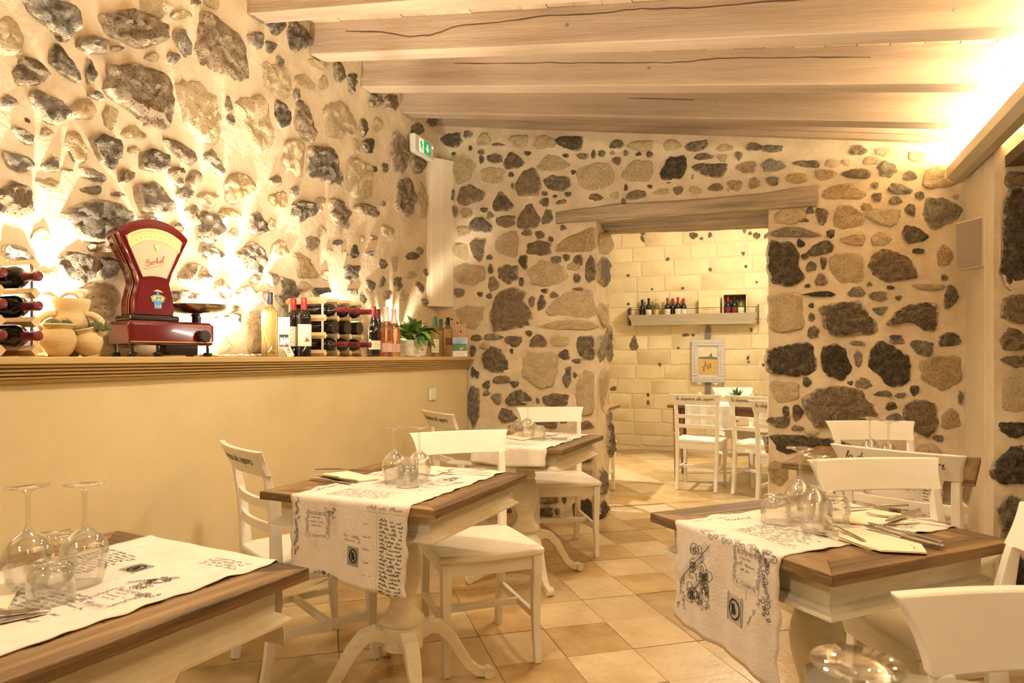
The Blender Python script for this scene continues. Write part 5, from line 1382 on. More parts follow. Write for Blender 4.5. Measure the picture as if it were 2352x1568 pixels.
MB().prism([(cxh - .004, .455), (cxh + .020, .455), (cxh + .011, .432), (cxh + .004, .432)], yf - .004, yf - .002, 'y').build('pointer', 'dial_cream', sc)
rb = Ribbon(); rb.text('Berkel', cxh - .036, .365, .012, .0024, slant=.25, ang=R(17), width=.078); rb.line([(cxh - .044, .352), (cxh + .03, .375)], .0025)
rb.build('maker_name', 'red_print', sc, lambda a, z: (a, yf - .0016, z))
MB().sweep([(a, yf, z) for a, z in gp + [gp[0]]], [(.006, .006)] * (len(gp) + 1), up=(0, 1, 0)).build('window_frame', 'red_enamel', sc)
# crest
cr_ = MB(); zx = cxh + .012
crest = thing
def patch(P, m, nm='crest_piece', dy=0.): return MB().prism([(zx + a, .232 + b_) for a, b_ in P], yf - .0012 - dy, yf + .001, 'y').build(nm, m, sc)
patch([(-.014, -.036), (.014, -.036), (.016, -.008), (.0, -.002), (-.016, -.008)], 'blue_print')
patch([(-.030, .012), (-.022, -.010), (-.010, -.006), (.010, -.006), (.022, -.010), (.030, .012), (.014, .02), (-.014, .02)], 'green_print', dy=.0003)
patch([(-.024, .004), (-.010, .000), (.012, .0), (.024, .004), (.012, .016), (-.010, .016)], 'gold_line', dy=.0006)
patch([(-.012, .004), (-.003, .0), (.005, .010), (-.004, .016)], 'blue_print', dy=.0010)
patch([(.006, .002), (.014, .004), (.012, .014), (.004, .012)], 'red_print', dy=.0010)
patch([(-.006, .020), (.006, .020), (.004, .032), (-.004, .032)], 'blue_print')
patch([(-.018, .034), (-.004, .042), (.012, .038), (.020, .030), (.004, .034)], 'gold_line')
for q in range(3): patch([(-.012 + q * .009, -.030), (-.006 + q * .009, -.030), (-.009 + q * .009, -.018)], 'gold_line', dy=.0006)
# pan, post and knob
px_ = .205
MB().lathe([(.020, .143), (.020, .175), (.034, .182)], 18, (px_ - .06, 0, 0)).build('pan_post', 'black_gloss', sc)
MB().loop_lathe([(.001, .185), (.08, .186), (.112, .192), (.138, .206), (.152, .222), (.155, .223), (.153, .219), (.141, .203), (.114, .188), (.08, .181), (.001, .180)], 40, (px_ - .035, -.01, 0)).build('pan', 'pan_metal', sc, smooth=60)
MB().lathe([(.012, 0), (.012, .012), (.024, .012), (.026, .018), (.026, .030), (.022, .034)], 12, M=Matrix.Translation((.118, -.098, .085)) @ Matrix.Rotation(R(90), 4, 'X')).build('knob', 'rubber', sc)

# --- terracotta pot cluster
pos = on_ledge(163, -2.415)
s_ = 1.0
pt = thing('terracotta_planter', 'joined terracotta jars with looped handles and small cacti', 'planter', pos, R(50))
JP = [(.001, 0), (.030, .0), (.045, .018), (.058, .045), (.060, .068), (.052, .090), (.045, .100), (.050, .110), (.055, .116), (.052, .120), (.046, .116), (.040, .100), (.046, .085), (.05, .06), (.035, .015), (.001, .012)]
def jar(name, c, k, tilt=0., az=0.):
    M = Matrix.Translation(c) @ Matrix.Rotation(az, 4, 'Z') @ Matrix.Rotation(tilt, 4, 'X') @ Matrix.Scale(k, 4)
    return MB().loop_lathe(JP, 28, M=M).build(name, 'terracotta', pt, smooth=60)
jar('front_jar', (-.035, -.040, 0), .98)
jar('side_jar', (.062, .0, .006), .86, R(14), R(-60))
TP = [(.001, .085), (.035, .09), (.058, .108), (.062, .128), (.055, .150), (.050, .165), (.054, .178), (.0595, .200), (.062, .212), (.060, .217), (.053, .212), (.047, .18), (.045, .165), (.05, .15), (.053, .125), (.03, .10), (.001, .096)]
MB().loop_lathe(TP, 30, (0, .025, -.005)).build('top_jar', 'terracotta', pt, smooth=60)
MB().lathe([(.02, 0), (.04, .03), (.05, .09)], 20, (0, .035, 0)).build('stem', 'terracotta', pt, smooth=60)
for sx in (-1, 1):
    P = [(sx * (.048 + .052 * math.sin(a)), .005 - .03 * math.sin(a), .112 + .044 * math.cos(a)) for a in [i * math.pi / 10 for i in range(11)]]
    MB().tube(P, [.0125] * 11).build('handle', 'terracotta', pt, smooth=True)
P = [(-.004 + .030 * math.cos(a), .03, .21 + .024 * math.sin(a)) for a in [i * math.pi / 9 for i in range(10)]]
MB().tube(P, .006).build('top_handle', 'terracotta', pt, smooth=True)
MB().lathe([(.001, .100), (.043, .100)], 18, (-.035, -.040, 0)).build('soil', 'soil', pt)
def cactus(c, r_, n=11):
    q = MB(); vs = []; fs = []
    for j in range(9):
        th_ = math.pi * j / 16
        for i in range(n * 4):
            a = 2 * math.pi * i / (n * 4)
            rr = r_ * (1 + .13 * math.cos(a * n)) * math.cos(th_)
            vs.append((c[0] + rr * math.cos(a), c[1] + rr * math.sin(a), c[2] + r_ * 1.1 * math.sin(th_)))
    m_ = n * 4
    for j in range(8):
        for i in range(m_): fs.append((j * m_ + i, j * m_ + (i + 1) % m_, (j + 1) * m_ + (i + 1) % m_, (j + 1) * m_ + i))
    o = q.add(vs, fs).build('cactus', 'cactus', pt, smooth=60)
    sp = MB(); rq = random.Random(int(r_ * 9999))
    for i in range(70):
        a, th_ = rq.uniform(0, 6.28), rq.uniform(0, 1.5)
        d_ = Vector((math.cos(a) * math.cos(th_), math.sin(a) * math.cos(th_), math.sin(th_) * 1.1))
        p0 = Vector(c) + d_ * r_ * 1.05
        sp.sweep([p0, p0 + d_ * .009], [(.0009, .0009), (.0003, .0003)], up=(.3, .2, 1))
    s2 = sp.build('spines', 'spine', o); s2['kind'] = 'stuff'
cactus((-.052, -.046, .110), .024); cactus((-.012, -.036, .112), .019); cactus((.092, -.012, .098), .034, 9)

# --- bottles
BD = [(.0375, 0), (.0375, .004), (.038, .19), (.036, .205), (.028, .220), (.0165, .232), (.0145, .245), (.0142, .285), (.0152, .287), (.0152, .295), (.012, .297)]
BG = [(.041, 0), (.0415, .004), (.0415, .13), (.040, .155), (.034, .185), (.025, .215), (.0175, .240), (.0150, .262), (.0145, .290), (.0158, .292), (.0158, .300), (.012, .302)]
def arc_wrap(r, z0, z1, a0, a1, n=14):
    vs = []; fs = []
    for i in range(n + 1):
        a = a0 + (a1 - a0) * i / n
        vs += [(r * math.cos(a), r * math.sin(a), z0), (r * math.cos(a), r * math.sin(a), z1)]
    for i in range(n): fs.append((2 * i, 2 * i + 2, 2 * i + 3, 2 * i + 1))
    return vs, fs
def bottle(label, pos, prof, glass, cap, h=.30, lab='label_paper', lz=(.06, .14), face=0., group='wine bottles', capz=.235, rot=None, sc_=1., lean=None, span=1.25):
    k = h / prof[-1][1]
    t = thing('wine_bottle', label, 'bottle', pos, 0, group)
    if rot: t.rotation_euler = rot
    pf = [(r_ * sc_, z * k) for r_, z in prof]
    MB().lathe(pf, 26).build('body', glass, t, smooth=50)
    cp = [(r_ * sc_ + .0012, z * k) for r_, z in prof if z >= capz]
    cp = [(cp[0][0], capz * k - .03)] + cp
    MB().lathe(cp + [(.004, h + .0006)], 20, cap0=False).build('capsule', cap, t, smooth=50)
    if lab:
        r_ = prof[2][0] * sc_ + .0012
        q = MB().add(*arc_wrap(r_, lz[0], lz[1], face - span, face + span)).build('label', lab, t)
        rb = Ribbon(); rq = random.Random(int(pos[1] * 977))
        for i in range(4): rb.scribble(-.018, lz[0] + (lz[1] - lz[0]) * (.18 + .2 * i), .034, .004 + .003 * (i == 3), .0012, rq)
        rb.build('label_print', 'ink_pale', q, lambda a, z: ((r_ + .0006) * math.cos(face + a / r_), (r_ + .0006) * math.sin(face + a / r_), z))
    return t
FC = R(-48)                       # towards the room
GB = 'bottles standing on the ledge'
p = on_ledge(619, -2.40)
gb = bottle('clear bottle of golden wine with dark stopper and leather loop', p, [(r_ * 1.05, z) for r_, z in BD], 'bottle_gold', 'cap_black', .325, None, group=GB, capz=.262)
MB().tube([(.0 + .001 * i, -.012 - .045 * math.sin(i / 10 * math.pi), .262 + .072 * i / 10) for i in range(11)], .0040).build('leather_loop', 'brown_leg', gb, smooth=True)
p = on_ledge(652, -2.355)
t = thing('display_box', 'slim olive carton with black and white picture', 'box', p, R(40))
MB().box((0, 0, .1), (.058, .05, .20)).build('carton', 'paper_olive', t, bevel=.001)
q = MB().box((.0, -.0255, .082), (.044, .0008, .06)).build('picture', 'ink', t)
rb = Ribbon(); rq = random.Random(3)
for i in range(7): rb.poly([(-.02 + .006 * i, .055 + rq.uniform(0, .02)), (-.016 + .006 * i, .055), (-.014 + .006 * i, .075 + rq.uniform(0, .03)), (-.018 + .006 * i, .10)])
rb.build('picture_highlights', 'paper_white', t, lambda a, z: (a, -.0262, z))
rb = Ribbon(); rb.scribble(-.018, .133, .036, .005, .0013, rq); rb.scroll(0, .165, .010, .0015, 1.8); rb.scroll(0, .165, .011, .0012, 1.); rb.build('printed_mark', 'ink_pale', t, lambda a, z: (a, -.0257, z))
p = on_ledge(669, -2.305)
t = thing('leaning_card', 'small white card with red writing leaning on the carton', 'card', p, R(40))
t.rotation_euler = (R(-12), R(-24), R(40))
MB().box((0, 0, .042), (.034, .002, .086)).build('card', 'paper_white', t)
rb = Ribbon(); rq = random.Random(5)
for i in range(4): rb.scribble(-.010 + .002 * i, .02 + .010 * i, .020, .008, .0026, rq)
rb.build('red_writing', 'red_print', t, lambda a, z: (a, -.0015, z))
bottle('dark wine bottle with red capsule half hidden by its twin', on_ledge(674, -2.43), BD, 'bottle_dark', 'cap_red', .312, 'label_paper', (.055, .16), FC - .3, group=GB)
b2 = bottle('dark wine bottle with red capsule and flame motif on cream label', on_ledge(698, -2.345), BD, 'bottle_dark', 'cap_red', .312, 'label_paper', (.055, .17), FC + .25, group=GB)
rb = Ribbon()
for i, (a, h_) in enumerate(((-.004, .02), (.002, .032), (.008, .024), (.013, .014))): rb.poly([(a - .004, .08), (a + .005, .08), (a + .002, .08 + h_)])
rb.build('flame_motif', 'red_print', b2, lambda a, z: (.0398 * math.cos(FC + .25 + a / .0398), .0398 * math.sin(FC + .25 + a / .0398), z))

# --- wooden bottle racks with lying bottles
def rack(name, label, y0, ncol, x_front, x_back, zrows, pitch):
    t = thing(name, label, 'wine rack', ((x_front + x_back) / 2, y0 + ncol * pitch / 2, LEDGE + .001), 0, 'wooden wine racks on the ledge')
    cy = ncol * pitch / 2; hx = (x_front - x_back) / 2
    for c in range(ncol + 1):
        y = -cy + c * pitch
        for k, z in enumerate(zrows):
            w_ = .016
            for xe, sg in ((hx, 1), (-hx, -1)):
                pass
            MB().prism([(y - w_, z), (y, z + w_ * 1.15), (y + w_, z), (y, z - w_ * 1.15)], -hx, hx, 'x').build('rail', 'rack_wood', t, bevel=.001)
        for xe in (hx - .02, -hx + .02):
            z0, z1 = zrows[0], zrows[-1]
            MB().box((xe, y, (z0 + z1) / 2), (.013, .003, z1 - z0)).build('metal_strap', 'rack_metal', t)
    return t
ZR = (.0195, .1155, .2115, .3075)
PI2 = math.pi / 2
y0 = 3.095; pitch = .118
rack('bottle_rack', 'pale wooden rack of nine bottles beside the red-capped bottles', y0, 3, -2.305, -2.565, ZR, pitch)
rows_txt = ('lowest', 'middle', 'top')
for c in range(3):
    for r_ in range(3):
        z = LEDGE + .001 + ZR[r_] + .048
        yy = y0 + pitch * (c + .5)
        lab = 'bottle in the nine-bottle rack, %s row, %s column' % (rows_txt[r_], ('carton-side', 'centre', 'rosé-side')[c])
        if r_ == 1:
            bottle(lab + ', punted base outward', Vector((-2.285, yy, z)), BD, 'bottle_dark', 'cap_wine', .262, None, group='bottles lying in the nine-bottle rack', rot=(0, -PI2, 0))
            MB().lathe([(.0001, .018), (.012, .014), (.024, .004), (.030, -.0004), (.0375, 0)], 24, cap0=False, cap1=False).build('punt', 'bottle_dark', bpy.data.objects[-1] if False else [o for o in scene.objects if o.name.startswith('wine_bottle') and (o.location - Vector((-2.285, yy, z))).length < 1e-4][0], smooth=True)
        else:
            bottle(lab + ', wine-red capsule outward', Vector((-2.545, yy, z)), BD, 'bottle_dark', 'cap_wine', .335, None, group='bottles lying in the nine-bottle rack', rot=(0, PI2, 0))
y1 = 1.215; p1 = .110
rack('bottle_rack', 'wooden rack of lying bottles next to the terracotta jars', y1, 3, -2.315, -2.545, ZR[:3] + (.3075,), p1)
for c in range(3):
    for r_ in range(3):
        bottle('bottle in the rack by the terracotta jars, %s row, %s' % (rows_txt[r_], ('outermost from the jars', 'middle column', 'column next to the jars')[c]), Vector((-2.545, y1 + p1 * (c + .5), LEDGE + .001 + ZR[r_] + .047)), BD, 'bottle_dark', 'cap_wine', .325, None,
               group='bottles in the rack by the jars', rot=(0, PI2, 0))
t = thing('book', 'violet covered book leaning behind the bottle rack', 'book', (-2.568, 1.62, LEDGE + .001), R(90))
t.rotation_euler = (R(-7), 0, R(90))
MB().box((0, 0, .11), (.15, .012, .22)).build('cover', 'violet_card', t, bevel=.001)
MB().box((0, -.0065, .11), (.115, .001, .18)).build('cover_picture', 'label_pink', t)

bottle('tall sloping-shouldered dark bottle with cream label', on_ledge(858, -2.37), BG, 'bottle_dark', 'cap_wine', .315, 'label_paper', (.045, .10), FC + .35, group=GB, sc_=1.02)
bottle('tall sloping-shouldered dark bottle just behind its twin', on_ledge(868, -2.475), BG, 'bottle_dark', 'cap_wine', .315, 'label_paper', (.045, .10), FC, group=GB)
for u, x, lb in ((887, -2.33, 'rosé bottle with pale foil neck, next to the dark bottles'), (905, -2.40, 'rosé bottle with pale foil neck, next to the white basket')):
    q = bottle(lb, on_ledge(u, x), BG, 'bottle_rose', 'cap_pink', .318, 'label_pink', (.03, .085), FC, group=GB, capz=.205)
    MB().lathe([(.0265, .196), (.0275, .204), (.0255, .212)], 18, cap0=False, cap1=False).build('neck_medal', 'iron', q)
# --- basket with plant
pos = on_ledge(950, -2.40)
bk = thing('planter_basket', 'white woven basket planter', 'basket', pos, R(60))
b = MB()
for k in range(9):
    z = .004 + k * .0125; hw, hd = .075 + k * .0022, .055 + k * .0016
    P = []
    for i in range(41):
        a = 2 * math.pi * i / 40
        ca, sa = math.cos(a), math.sin(a)
        q = (abs(ca) ** 4 + abs(sa) ** 4) ** -.25
        wv = .0022 * (1 if (i + k) % 2 else -1)
        P.append(((hw * q + wv) * ca, (hd * q + wv) * sa, z + .006))
    MB().tube(P, .0068).build('woven_band', 'wicker', bk, smooth=True)
MB().lathe([(.06, .001), (.062, .1)], 16).build('lining', 'wicker', bk)
pl_ = thing('leafy_plant', 'bushy green houseplant with pointed leaves growing from the white basket', 'plant', pos + Vector((0, 0, .10)), 0)
MB().lathe([(.060, 0), (.045, .006)], 16).build('soil', 'soil', pl_)
rq = random.Random(8)
def leaf_mesh(L, W_, droop):
    vs = []; fs = []
    n = 7
    for i in range(n + 1):
        t_ = i / n; wd = W_ * math.sin(math.pi * min(1, t_ ** .8)) * .5 + .0004
        z = droop * (t_ * .9 - 1.25 * t_ * t_) ; x = L * t_
        vs += [(x, -wd, z + .12 * wd), (x, 0, z - .10 * wd), (x, wd, z + .12 * wd)]
    for i in range(n):
        for k in (0, 1): fs.append((3 * i + k, 3 * i + k + 1, 3 * i + k + 4, 3 * i + k + 3))
    me = MB().add(vs, fs).mesh('leaf', smooth=True); return me
LM = []
for k in range(4):
    me = leaf_mesh(.115 + .02 * k, .046 + .005 * k, .065 + .012 * k); me.materials.append(MATS['leaf' if k < 3 else 'leaf_young']); LM.append(me)
for k in range(74):
    o = bpy.data.objects.new('leaf', LM[(k * 7) % 4 if k % 6 else 3]); COL.objects.link(o); o.parent = pl_
    az = rq.uniform(0, 6.28); r_ = rq.uniform(.005, .055); el = rq.uniform(-.5, 1.0)
    o.location = (r_ * math.cos(az), r_ * 1.2 * math.sin(az), rq.uniform(.005, .075)); o.rotation_euler = (rq.uniform(-.4, .4), -el, az)
    s_ = rq.uniform(.65, 1.05); o.scale = (s_, s_, s_)
for az, el, zz, s_ in ((R(160), 1.25, .06, 1.0), (R(-150), .75, .06, 1.2), (R(60), .15, .06, 1.5), (R(75), -.1, .03, 1.5), (R(40), .3, .05, 1.4), (R(-60), .5, .05, 1.2), (R(85), .5, .07, 1.3)):
    o = bpy.data.objects.new('leaf', LM[2]); COL.objects.link(o); o.parent = pl_
    o.location = (0, 0, zz); o.rotation_euler = (0, -el, az); o.scale = (s_, s_, s_)
# --- board, white wines and card at the end of the ledge
bp_ = [(-.125, 0), (.125, 0), (.125, .20)] + [(.125 * math.cos(R(180) * i / 14), .235 + .145 * math.sin(R(180) * i / 14)) for i in range(15)] + [(-.125, .20)]
t = thing('wooden_board', 'arched wooden board with pierced dots leaning in the corner', 'board', (-2.455, 4.925, LEDGE + .001), R(5))
t.rotation_euler = (R(-4), 0, R(5))
MB().prism(bp_, -.009, .009, 'y').build('panel', 'board_wood', t, bevel=.003)
for a, z in ((-.05, .27), (0, .30), (.05, .27), (-.075, .20), (-.045, .19), (.08, .20)):
    MB().lathe([(.008, 0), (.008, .0008)], 12, M=Matrix.Translation((a, -.0092, z)) @ Matrix.Rotation(R(90), 4, 'X')).build('pierced_hole', 'soil', t)
bottle('pale wine bottle with green capsule nearest the plant', on_ledge(998, -2.42), BD, 'bottle_gold', 'cap_green', .30, 'label_paper', (.03, .13), FC, group=GB, sc_=.95, span=.9)
bottle('pale wine bottle with green capsule between two others', on_ledge(1013, -2.47), BD, 'bottle_gold', 'cap_green', .295, None, group=GB, sc_=.9)
bottle('pale wine bottle with black capsule and red banded label', on_ledge(1029, -2.40), BD, 'bottle_gold', 'cap_black', .305, 'cap_wine', (.09, .145), FC, group=GB, sc_=.95, span=.8)
t = thing('photo_card', 'standing photo card of blue sky over green fields', 'card', Vector((-2.318, 4.80, LEDGE + .001)), R(30))
t.rotation_euler = (R(-10), 0, R(24))
MB().box((0, 0, .075), (.118, .003, .15)).build('card', 'paper_white', t)
MB().box((0, -.0018, .125), (.112, .0008, .044)).build('sky_print', 'paper_sky', t)
MB().box((0, -.0018, .074), (.112, .0008, .058)).build('field_print', 'paper_green', t)
MB().prism([(-.005, .05), (.02, .05), (.03, .075), (.008, .075)], -.0028, -.0018, 'y').build('path_print', 'label_pink', t)
rb = Ribbon(); rb.scribble(-.03, .018, .06, .006, .0016, random.Random(2)); rb.build('small_print', 'red_print', t, lambda a, z: (a, -.002, z))

# ------------------------------------------------------------------ wall fittings
p0, p1_ = on_x(955, 330, -2.53), on_x(1003, 348, -2.53)
t = thing('exit_sign', 'green and white running-man exit sign box on the rubble wall', 'exit sign', (-2.53, 4.60, 2.815), R(90))
MB().box((0, .012, 0), (.30, .05, .14)).build('housing', 'plastic_white', t, bevel=.012, seg=3)
MB().box((-.0, -.0135, 0), (.17, .002, .10)).build('panel', 'sign_white', t)
MB().box((.035, -.015, 0), (.10, .0015, .10)).build('green_field', 'sign_green', t)
MB().prism([(.03, .03), (.05, .03), (.05, .0), (.07, .0), (.04, -.035), (.01, .0), (.03, .0)], -.0168, -.0158, 'y').build('arrow', 'sign_white', t)
MB().prism([(-.065, .03), (-.05, .035), (-.045, .015), (-.03, .01), (-.045, .0), (-.035, -.035), (-.045, -.035), (-.055, -.008), (-.075, -.03), (-.06, .005), (-.072, .015)], -.0160, -.0146, 'y').build('running_figure', 'sign_green', t)
MB().lathe([(.006, 0), (.006, .003)], 10, M=Matrix.Translation((.125, -.0135, .03)) @ Matrix.Rotation(R(90), 4, 'X')).build('indicator', 'led_green', t)

pc_ = on_x(2236, 560, XP)
t = thing('wall_speaker', 'flat beige loudspeaker hung on the plastered corner', 'speaker', (XP - .045, 4.62, 1.22 + (819 - 560) / F * 3.93), R(90))
t.rotation_euler = (0, 0, R(-62))
MB().box((0, 0.02, 0), (.215, .05, .285)).build('cabinet', 'plastic_cream', t, bevel=.008, seg=3)
MB().box((-.008, -.0065, 0), (.185, .006, .265)).build('grille', 'speaker_cloth', t, bevel=.003)

p = on_x(992, 905, XLOW)
t = thing('switch_plate', 'white square switch plate on the half wall', 'switch', (XLOW + .006, p.y, p.z), R(90))
MB().box((0, 0, 0), (.10, .008, .085)).build('plate', 'plastic_white', t, bevel=.003)
for k in (-1, 1): MB().box((k * .022, -.005, 0), (.038, .004, .06)).build('rocker', 'plastic_white', t, bevel=.001)
p = on_y(2196, 1195, YB - .03)
t = thing('power_socket', 'white surface socket box low on the wall under the speaker', 'socket', (p.x, YB - .035, p.z), 0)
MB().box((0, 0, 0), (.12, .06, .085)).build('box', 'plastic_white', t, bevel=.004)
MB().box((-.005, -.032, 0), (.05, .005, .055)).build('insert', 'plastic_white', t)
for k in (-1, 0, 1): MB().box((-.005, -.0352, k * .013), (.005, .002, .005)).build('hole', 'rubber', t)

# ------------------------------------------------------------------ room behind the doorway
# shelf
sx0, sx1 = on_y(1443, 722, 8.86).x, on_y(1741, 716, 8.86).x
sz = 1.22 + (819 - 745) / F * 8.7
t = thing('wall_shelf', 'grey wooden trough shelf with iron rail on the block wall', 'shelf', ((sx0 + sx1) / 2, YR - .02, sz), 0)
hw = (sx1 - sx0) / 2
vs = [(-hw, -.20, .13), (hw, -.20, .13), (hw - .06, -.15, 0), (-hw + .06, -.15, 0), (-hw, -.185, .13), (hw, -.185, .13), (hw - .06, -.135, 0), (-hw + .06, -.135, 0)]
MB().add(vs, [(0, 1, 2, 3), (4, 7, 6, 5), (0, 4, 5, 1), (3, 2, 6, 7), (0, 3, 7, 4), (1, 5, 6, 2)]).build('front_board', 'shelf_grey', t)
MB().box((0, -.085, .005), (2 * hw - .12, .15, .012)).build('bottom_board', 'shelf_grey', t)
for sg in (-1, 1):
    MB().prism([(-.20, .13), (-.20, .20), (-.10, .23), (.0, .24), (.0, 0), (-.15, 0)], sg * hw - .008, sg * hw + .008, 'x').build('end_bracket', 'dark_wood', t)
    MB().box((sg * (hw - .02), -.19, .165), (.01, .01, .08)).build('rail_post', 'iron', t)
MB().tube([(-hw, -.19, .20), (hw, -.19, .20)], .004).build('rail', 'iron', t)
GS = 'bottles on the back room shelf'
zb = sz + .012
for (u, y, gl, cp, h_, lb, lab) in ((1475, 8.965, 'bottle_dark', 'cap_black', .325, None, 'slim dark bottle at the end of the back room shelf'), (1490, 8.945, 'bottle_dark', 'cap_black', .34, 'label_paper', 'dark bottle with small label beside the slim one on the back room shelf'),
                              (1508, 8.945, 'bottle_olive', 'cap_yellow', .34, 'gold_line', 'olive bottle with yellow capsule on the back room shelf'),
                              (1533, 8.93, 'bottle_dark', 'cap_red', .335, 'label_paper', 'red-capped bottle on the back room shelf, next to the olive one'), (1545, 8.985, 'bottle_dark', 'cap_red', .33, None, 'red-capped bottle on the back room shelf, behind two labelled ones'),
                              (1557, 8.93, 'bottle_dark', 'cap_red', .34, 'label_paper', 'red-capped bottle on the back room shelf with the widest label'), (1570, 8.985, 'bottle_dark', 'cap_red', .33, 'label_paper', 'red-capped bottle on the back room shelf, nearest the wooden box'),
                              (1672, 8.94, 'bottle_dark', 'cap_red', .335, 'cap_wine', 'red-capped bottle standing in the open wooden box'), (1687, 8.94, 'bottle_dark', 'cap_black', .335, 'cap_wine', 'black-capped bottle standing in the open wooden box'),
                              (1702, 8.94, 'bottle_olive', 'cap_black', .33, 'label_paper', 'pale greenish bottle standing in the open wooden box')):
    q = on_y(u, 700, y)
    bottle(lab, Vector((q.x, y, zb)), BD, gl, cp, h_, lb, (.10, .19), R(-80), group=GS, sc_=1.02)
qa, qb = on_y(1605, 700, 8.93).x, on_y(1654, 700, 8.93).x
t = thing('wooden_box', 'closed pale wine box with lettering on the back room shelf', 'box', ((qa + qb) / 2, 8.95, zb), 0)
MB().box((0, 0, .165), (qb - qa, .07, .33)).build('case', 'pine_box', t, bevel=.003)
rb = Ribbon(); rb.caps('CANNONAU', -.10, .16, .022, .20); rb.build('lettering', 'brown_leg', t, lambda a, z: (a, -.036, z))
qa, qb = on_y(1662, 700, 8.9).x, on_y(1714, 700, 8.9).x
t = thing('wooden_box', 'open wooden wine box holding three bottles on the back room shelf', 'box', ((qa + qb) / 2, 8.925, zb), 0)
w_ = qb - qa
MB().box((0, .085, .175), (w_, .012, .35)).build('back', 'dark_wood', t)
for sg in (-1, 1): MB().box((sg * (w_ / 2 + .006), .02, .175), (.014, .14, .35)).build('side', 'pine_box', t)
MB().box((0, .02, .354), (w_ + .026, .14, .012)).build('lid', 'pine_box', t)
# picture
pz = 1.22 - 10 / F * 8.69; px0 = on_y(1626, 829, YR - .03).x
t = thing('framed_picture', 'small landscape painting in a carved lilac-grey frame', 'picture', (px0, YR - .045, pz), 0)
w_, h_ = .405, .545
for k, (a, b_, c, d_) in enumerate(((0, h_ / 2 - .04, w_, .08), (0, -h_ / 2 + .04, w_, .08), (-w_ / 2 + .04, 0, .08, h_ - .16), (w_ / 2 - .04, 0, .08, h_ - .16))):
    fr = MB().box((a, 0, b_), (c, .035, d_)).build('frame_side', 'frame_lilac', t, bevel=.008)
    n = int(max(c, d_) / .035)
    for i in range(n):
        o_ = (i + .5) / n - .5
        MB().ico((a + (o_ * c if c > d_ else 0), -.018, b_ + (o_ * d_ if d_ > c else 0)), .010, 1).build('carved_bead', 'frame_lilac', fr)
MB().box((0, .005, 0), (w_ - .16, .006, h_ - .16)).build('canvas', 'paint_sky', t)
MB().box((0, .0012, -.075), (w_ - .17, .001, .20)).build('painted_field', 'paint_field', t)
MB().prism([(-.115, .03), (.115, .02), (.115, .05), (.06, .055), (.04, .11), (.015, .06), (-.115, .05)], -.0002, .0009, 'y').build('painted_trees', 'paint_tree', t)
for a, b_ in ((-.03, -.03), (.0, -.06), (.03, -.05), (-.05, -.09)): MB().prism([(a - .008, b_ - .04), (a + .01, b_ - .04), (a + .006, b_ + .03), (a - .004, b_ + .03)], -.0012, -.0003, 'y').build('painted_figure', 'brown_leg', t)
o = MB().prism([(-.034, -.34), (.034, -.34), (.034, .52), (.0, .575), (-.034, .52)], YR - .028, YR - .013, 'y').build('pointed_board', 'grey_board', loc=(px0, 0, 1.06))
tag(o, 'narrow grey pointed board fixed behind the framed picture', 'board')
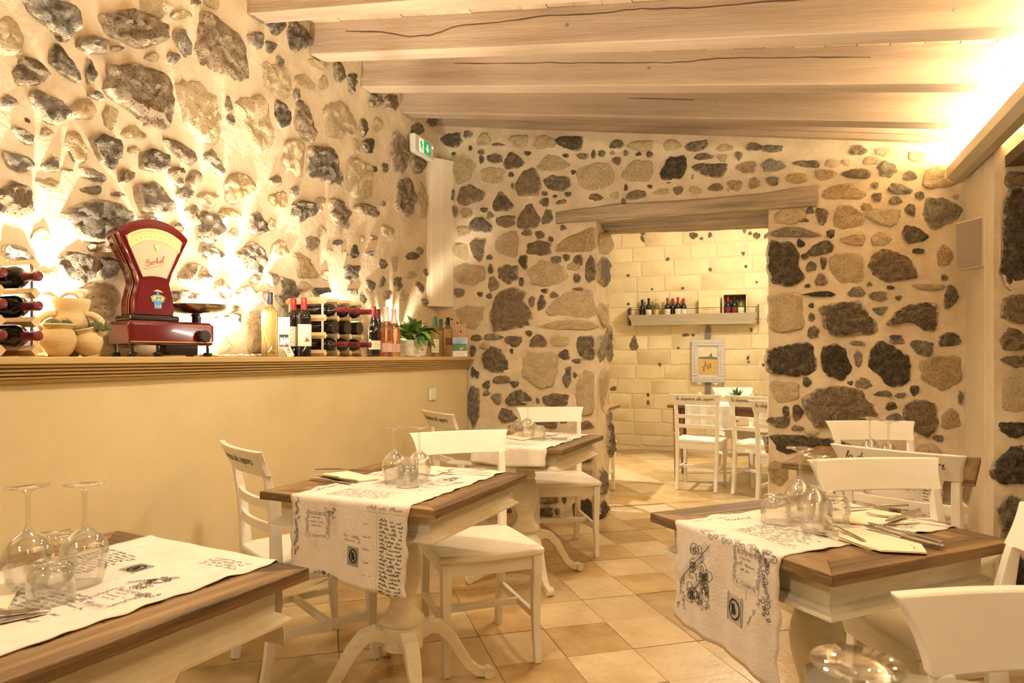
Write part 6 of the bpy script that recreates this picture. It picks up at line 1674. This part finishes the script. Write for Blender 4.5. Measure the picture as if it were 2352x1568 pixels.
# brown table with grey cloths
t = thing('wooden_table', 'brown wooden table with turned legs in the back room', 'table', (-.15, 7.08, 0), 0)
MB().box((0, 0, .735), (1.75, .62, .03)).build('top', 'table_wood_x', t, bevel=.004)
MB().box((0, 0, .68), (1.58, .46, .08)).build('apron', 'brown_leg', t)
for sx in (-1, 1):
    for sy in (-1, 1):
        MB().lathe([(.022, 0), (.030, .30), (.034, .46), (.024, .475), (.034, .49), (.038, .52), (.038, .72)], 12, (sx * .79, sy * .24, 0)).build('leg', 'brown_leg', t, smooth=40)
for k, (x, lab) in enumerate(((-.62, 'grey linen cloth over the brown back room table, hanging behind the first lettered chair'), (.05, 'grey linen cloth over the brown back room table, hanging behind the next lettered chair'))):
    vs = []; fs = []
    path = [(-.345, -.215)] + [(-.332, -.20 + .2 * i / 8) for i in range(9)] + [(-.315, .0025), (0, .004), (.315, .0025)] + [(.33, -.2 * i / 8) for i in range(9)]
    n = 20
    for (y, z) in path:
        for i in range(n + 1):
            a = -.23 + .46 * i / n
            vs.append((a, y + (.008 * math.sin(a * 45 + k) * min(1, -z / .1) if z < 0 else 0), z))
    m_ = n + 1
    for j in range(len(path) - 1):
        for i in range(n): fs.append((j * m_ + i, j * m_ + i + 1, (j + 1) * m_ + i + 1, (j + 1) * m_ + i))
    o = MB().add(vs, fs).build('table_cloth', 'cloth_grey', smooth=60, loc=(x, 7.08, .7505)); tag(o, lab, 'table cloth', 'grey cloths on the back room table')
# succulent and glasses on it
q = on_y(1691, 905, 6.95)
t = thing('succulent', 'small pointed green succulent on the back room table', 'plant', (q.x, 6.95, .7555), 0)
MB().lathe([(.035, 0), (.045, .06), (.04, .06)], 16).build('pot', 'wicker', t)
sm = leaf_mesh(.12, .028, .0); sm.materials.append(MATS['leaf'])
for k in range(22):
    o = bpy.data.objects.new('leaf', sm); COL.objects.link(o); o.parent = t
    o.location = (0, 0, .055); o.rotation_euler = (0, -(.4 + .09 * (k % 12)), k * 2.4)
def up_glass(u, y, lab):
    q = on_y(u, 905, y)
    o = put_glass(wine0, 'wine_glass', q, lab, 'wine glass', GG, .7555, 1.05)
up_glass(1606, 6.98, 'upturned wine glass on the back room table, behind the first lettered chair')
up_glass(1644, 6.96, 'upturned wine glass on the back room table, in front of the pointed grey board')
up_glass(1729, 6.96, 'upturned wine glass on the back room table beyond the succulent')
# dark table past the left jamb
t = thing('wooden_table', 'dark iron-footed table half hidden by the doorway jamb', 'table', (-1.83, 6.32, 0), 0)
MB().box((0, 0, .735), (.74, .66, .03)).build('top', 'brown_leg', t, bevel=.003)
MB().lathe([(.03, .05), (.03, .72)], 14).build('post', 'iron', t)
for k in range(4):
    MB().sweep([(.02, 0, .06), (.15, 0, .05), (.29, 0, .02), (.33, 0, .012)], [(.03, .03), (.03, .026), (.028, .02), (.03, .02)], up=(0, 1, 0)).build('foot', 'iron', t, rot=(0, 0, R(45 + 90 * k)))
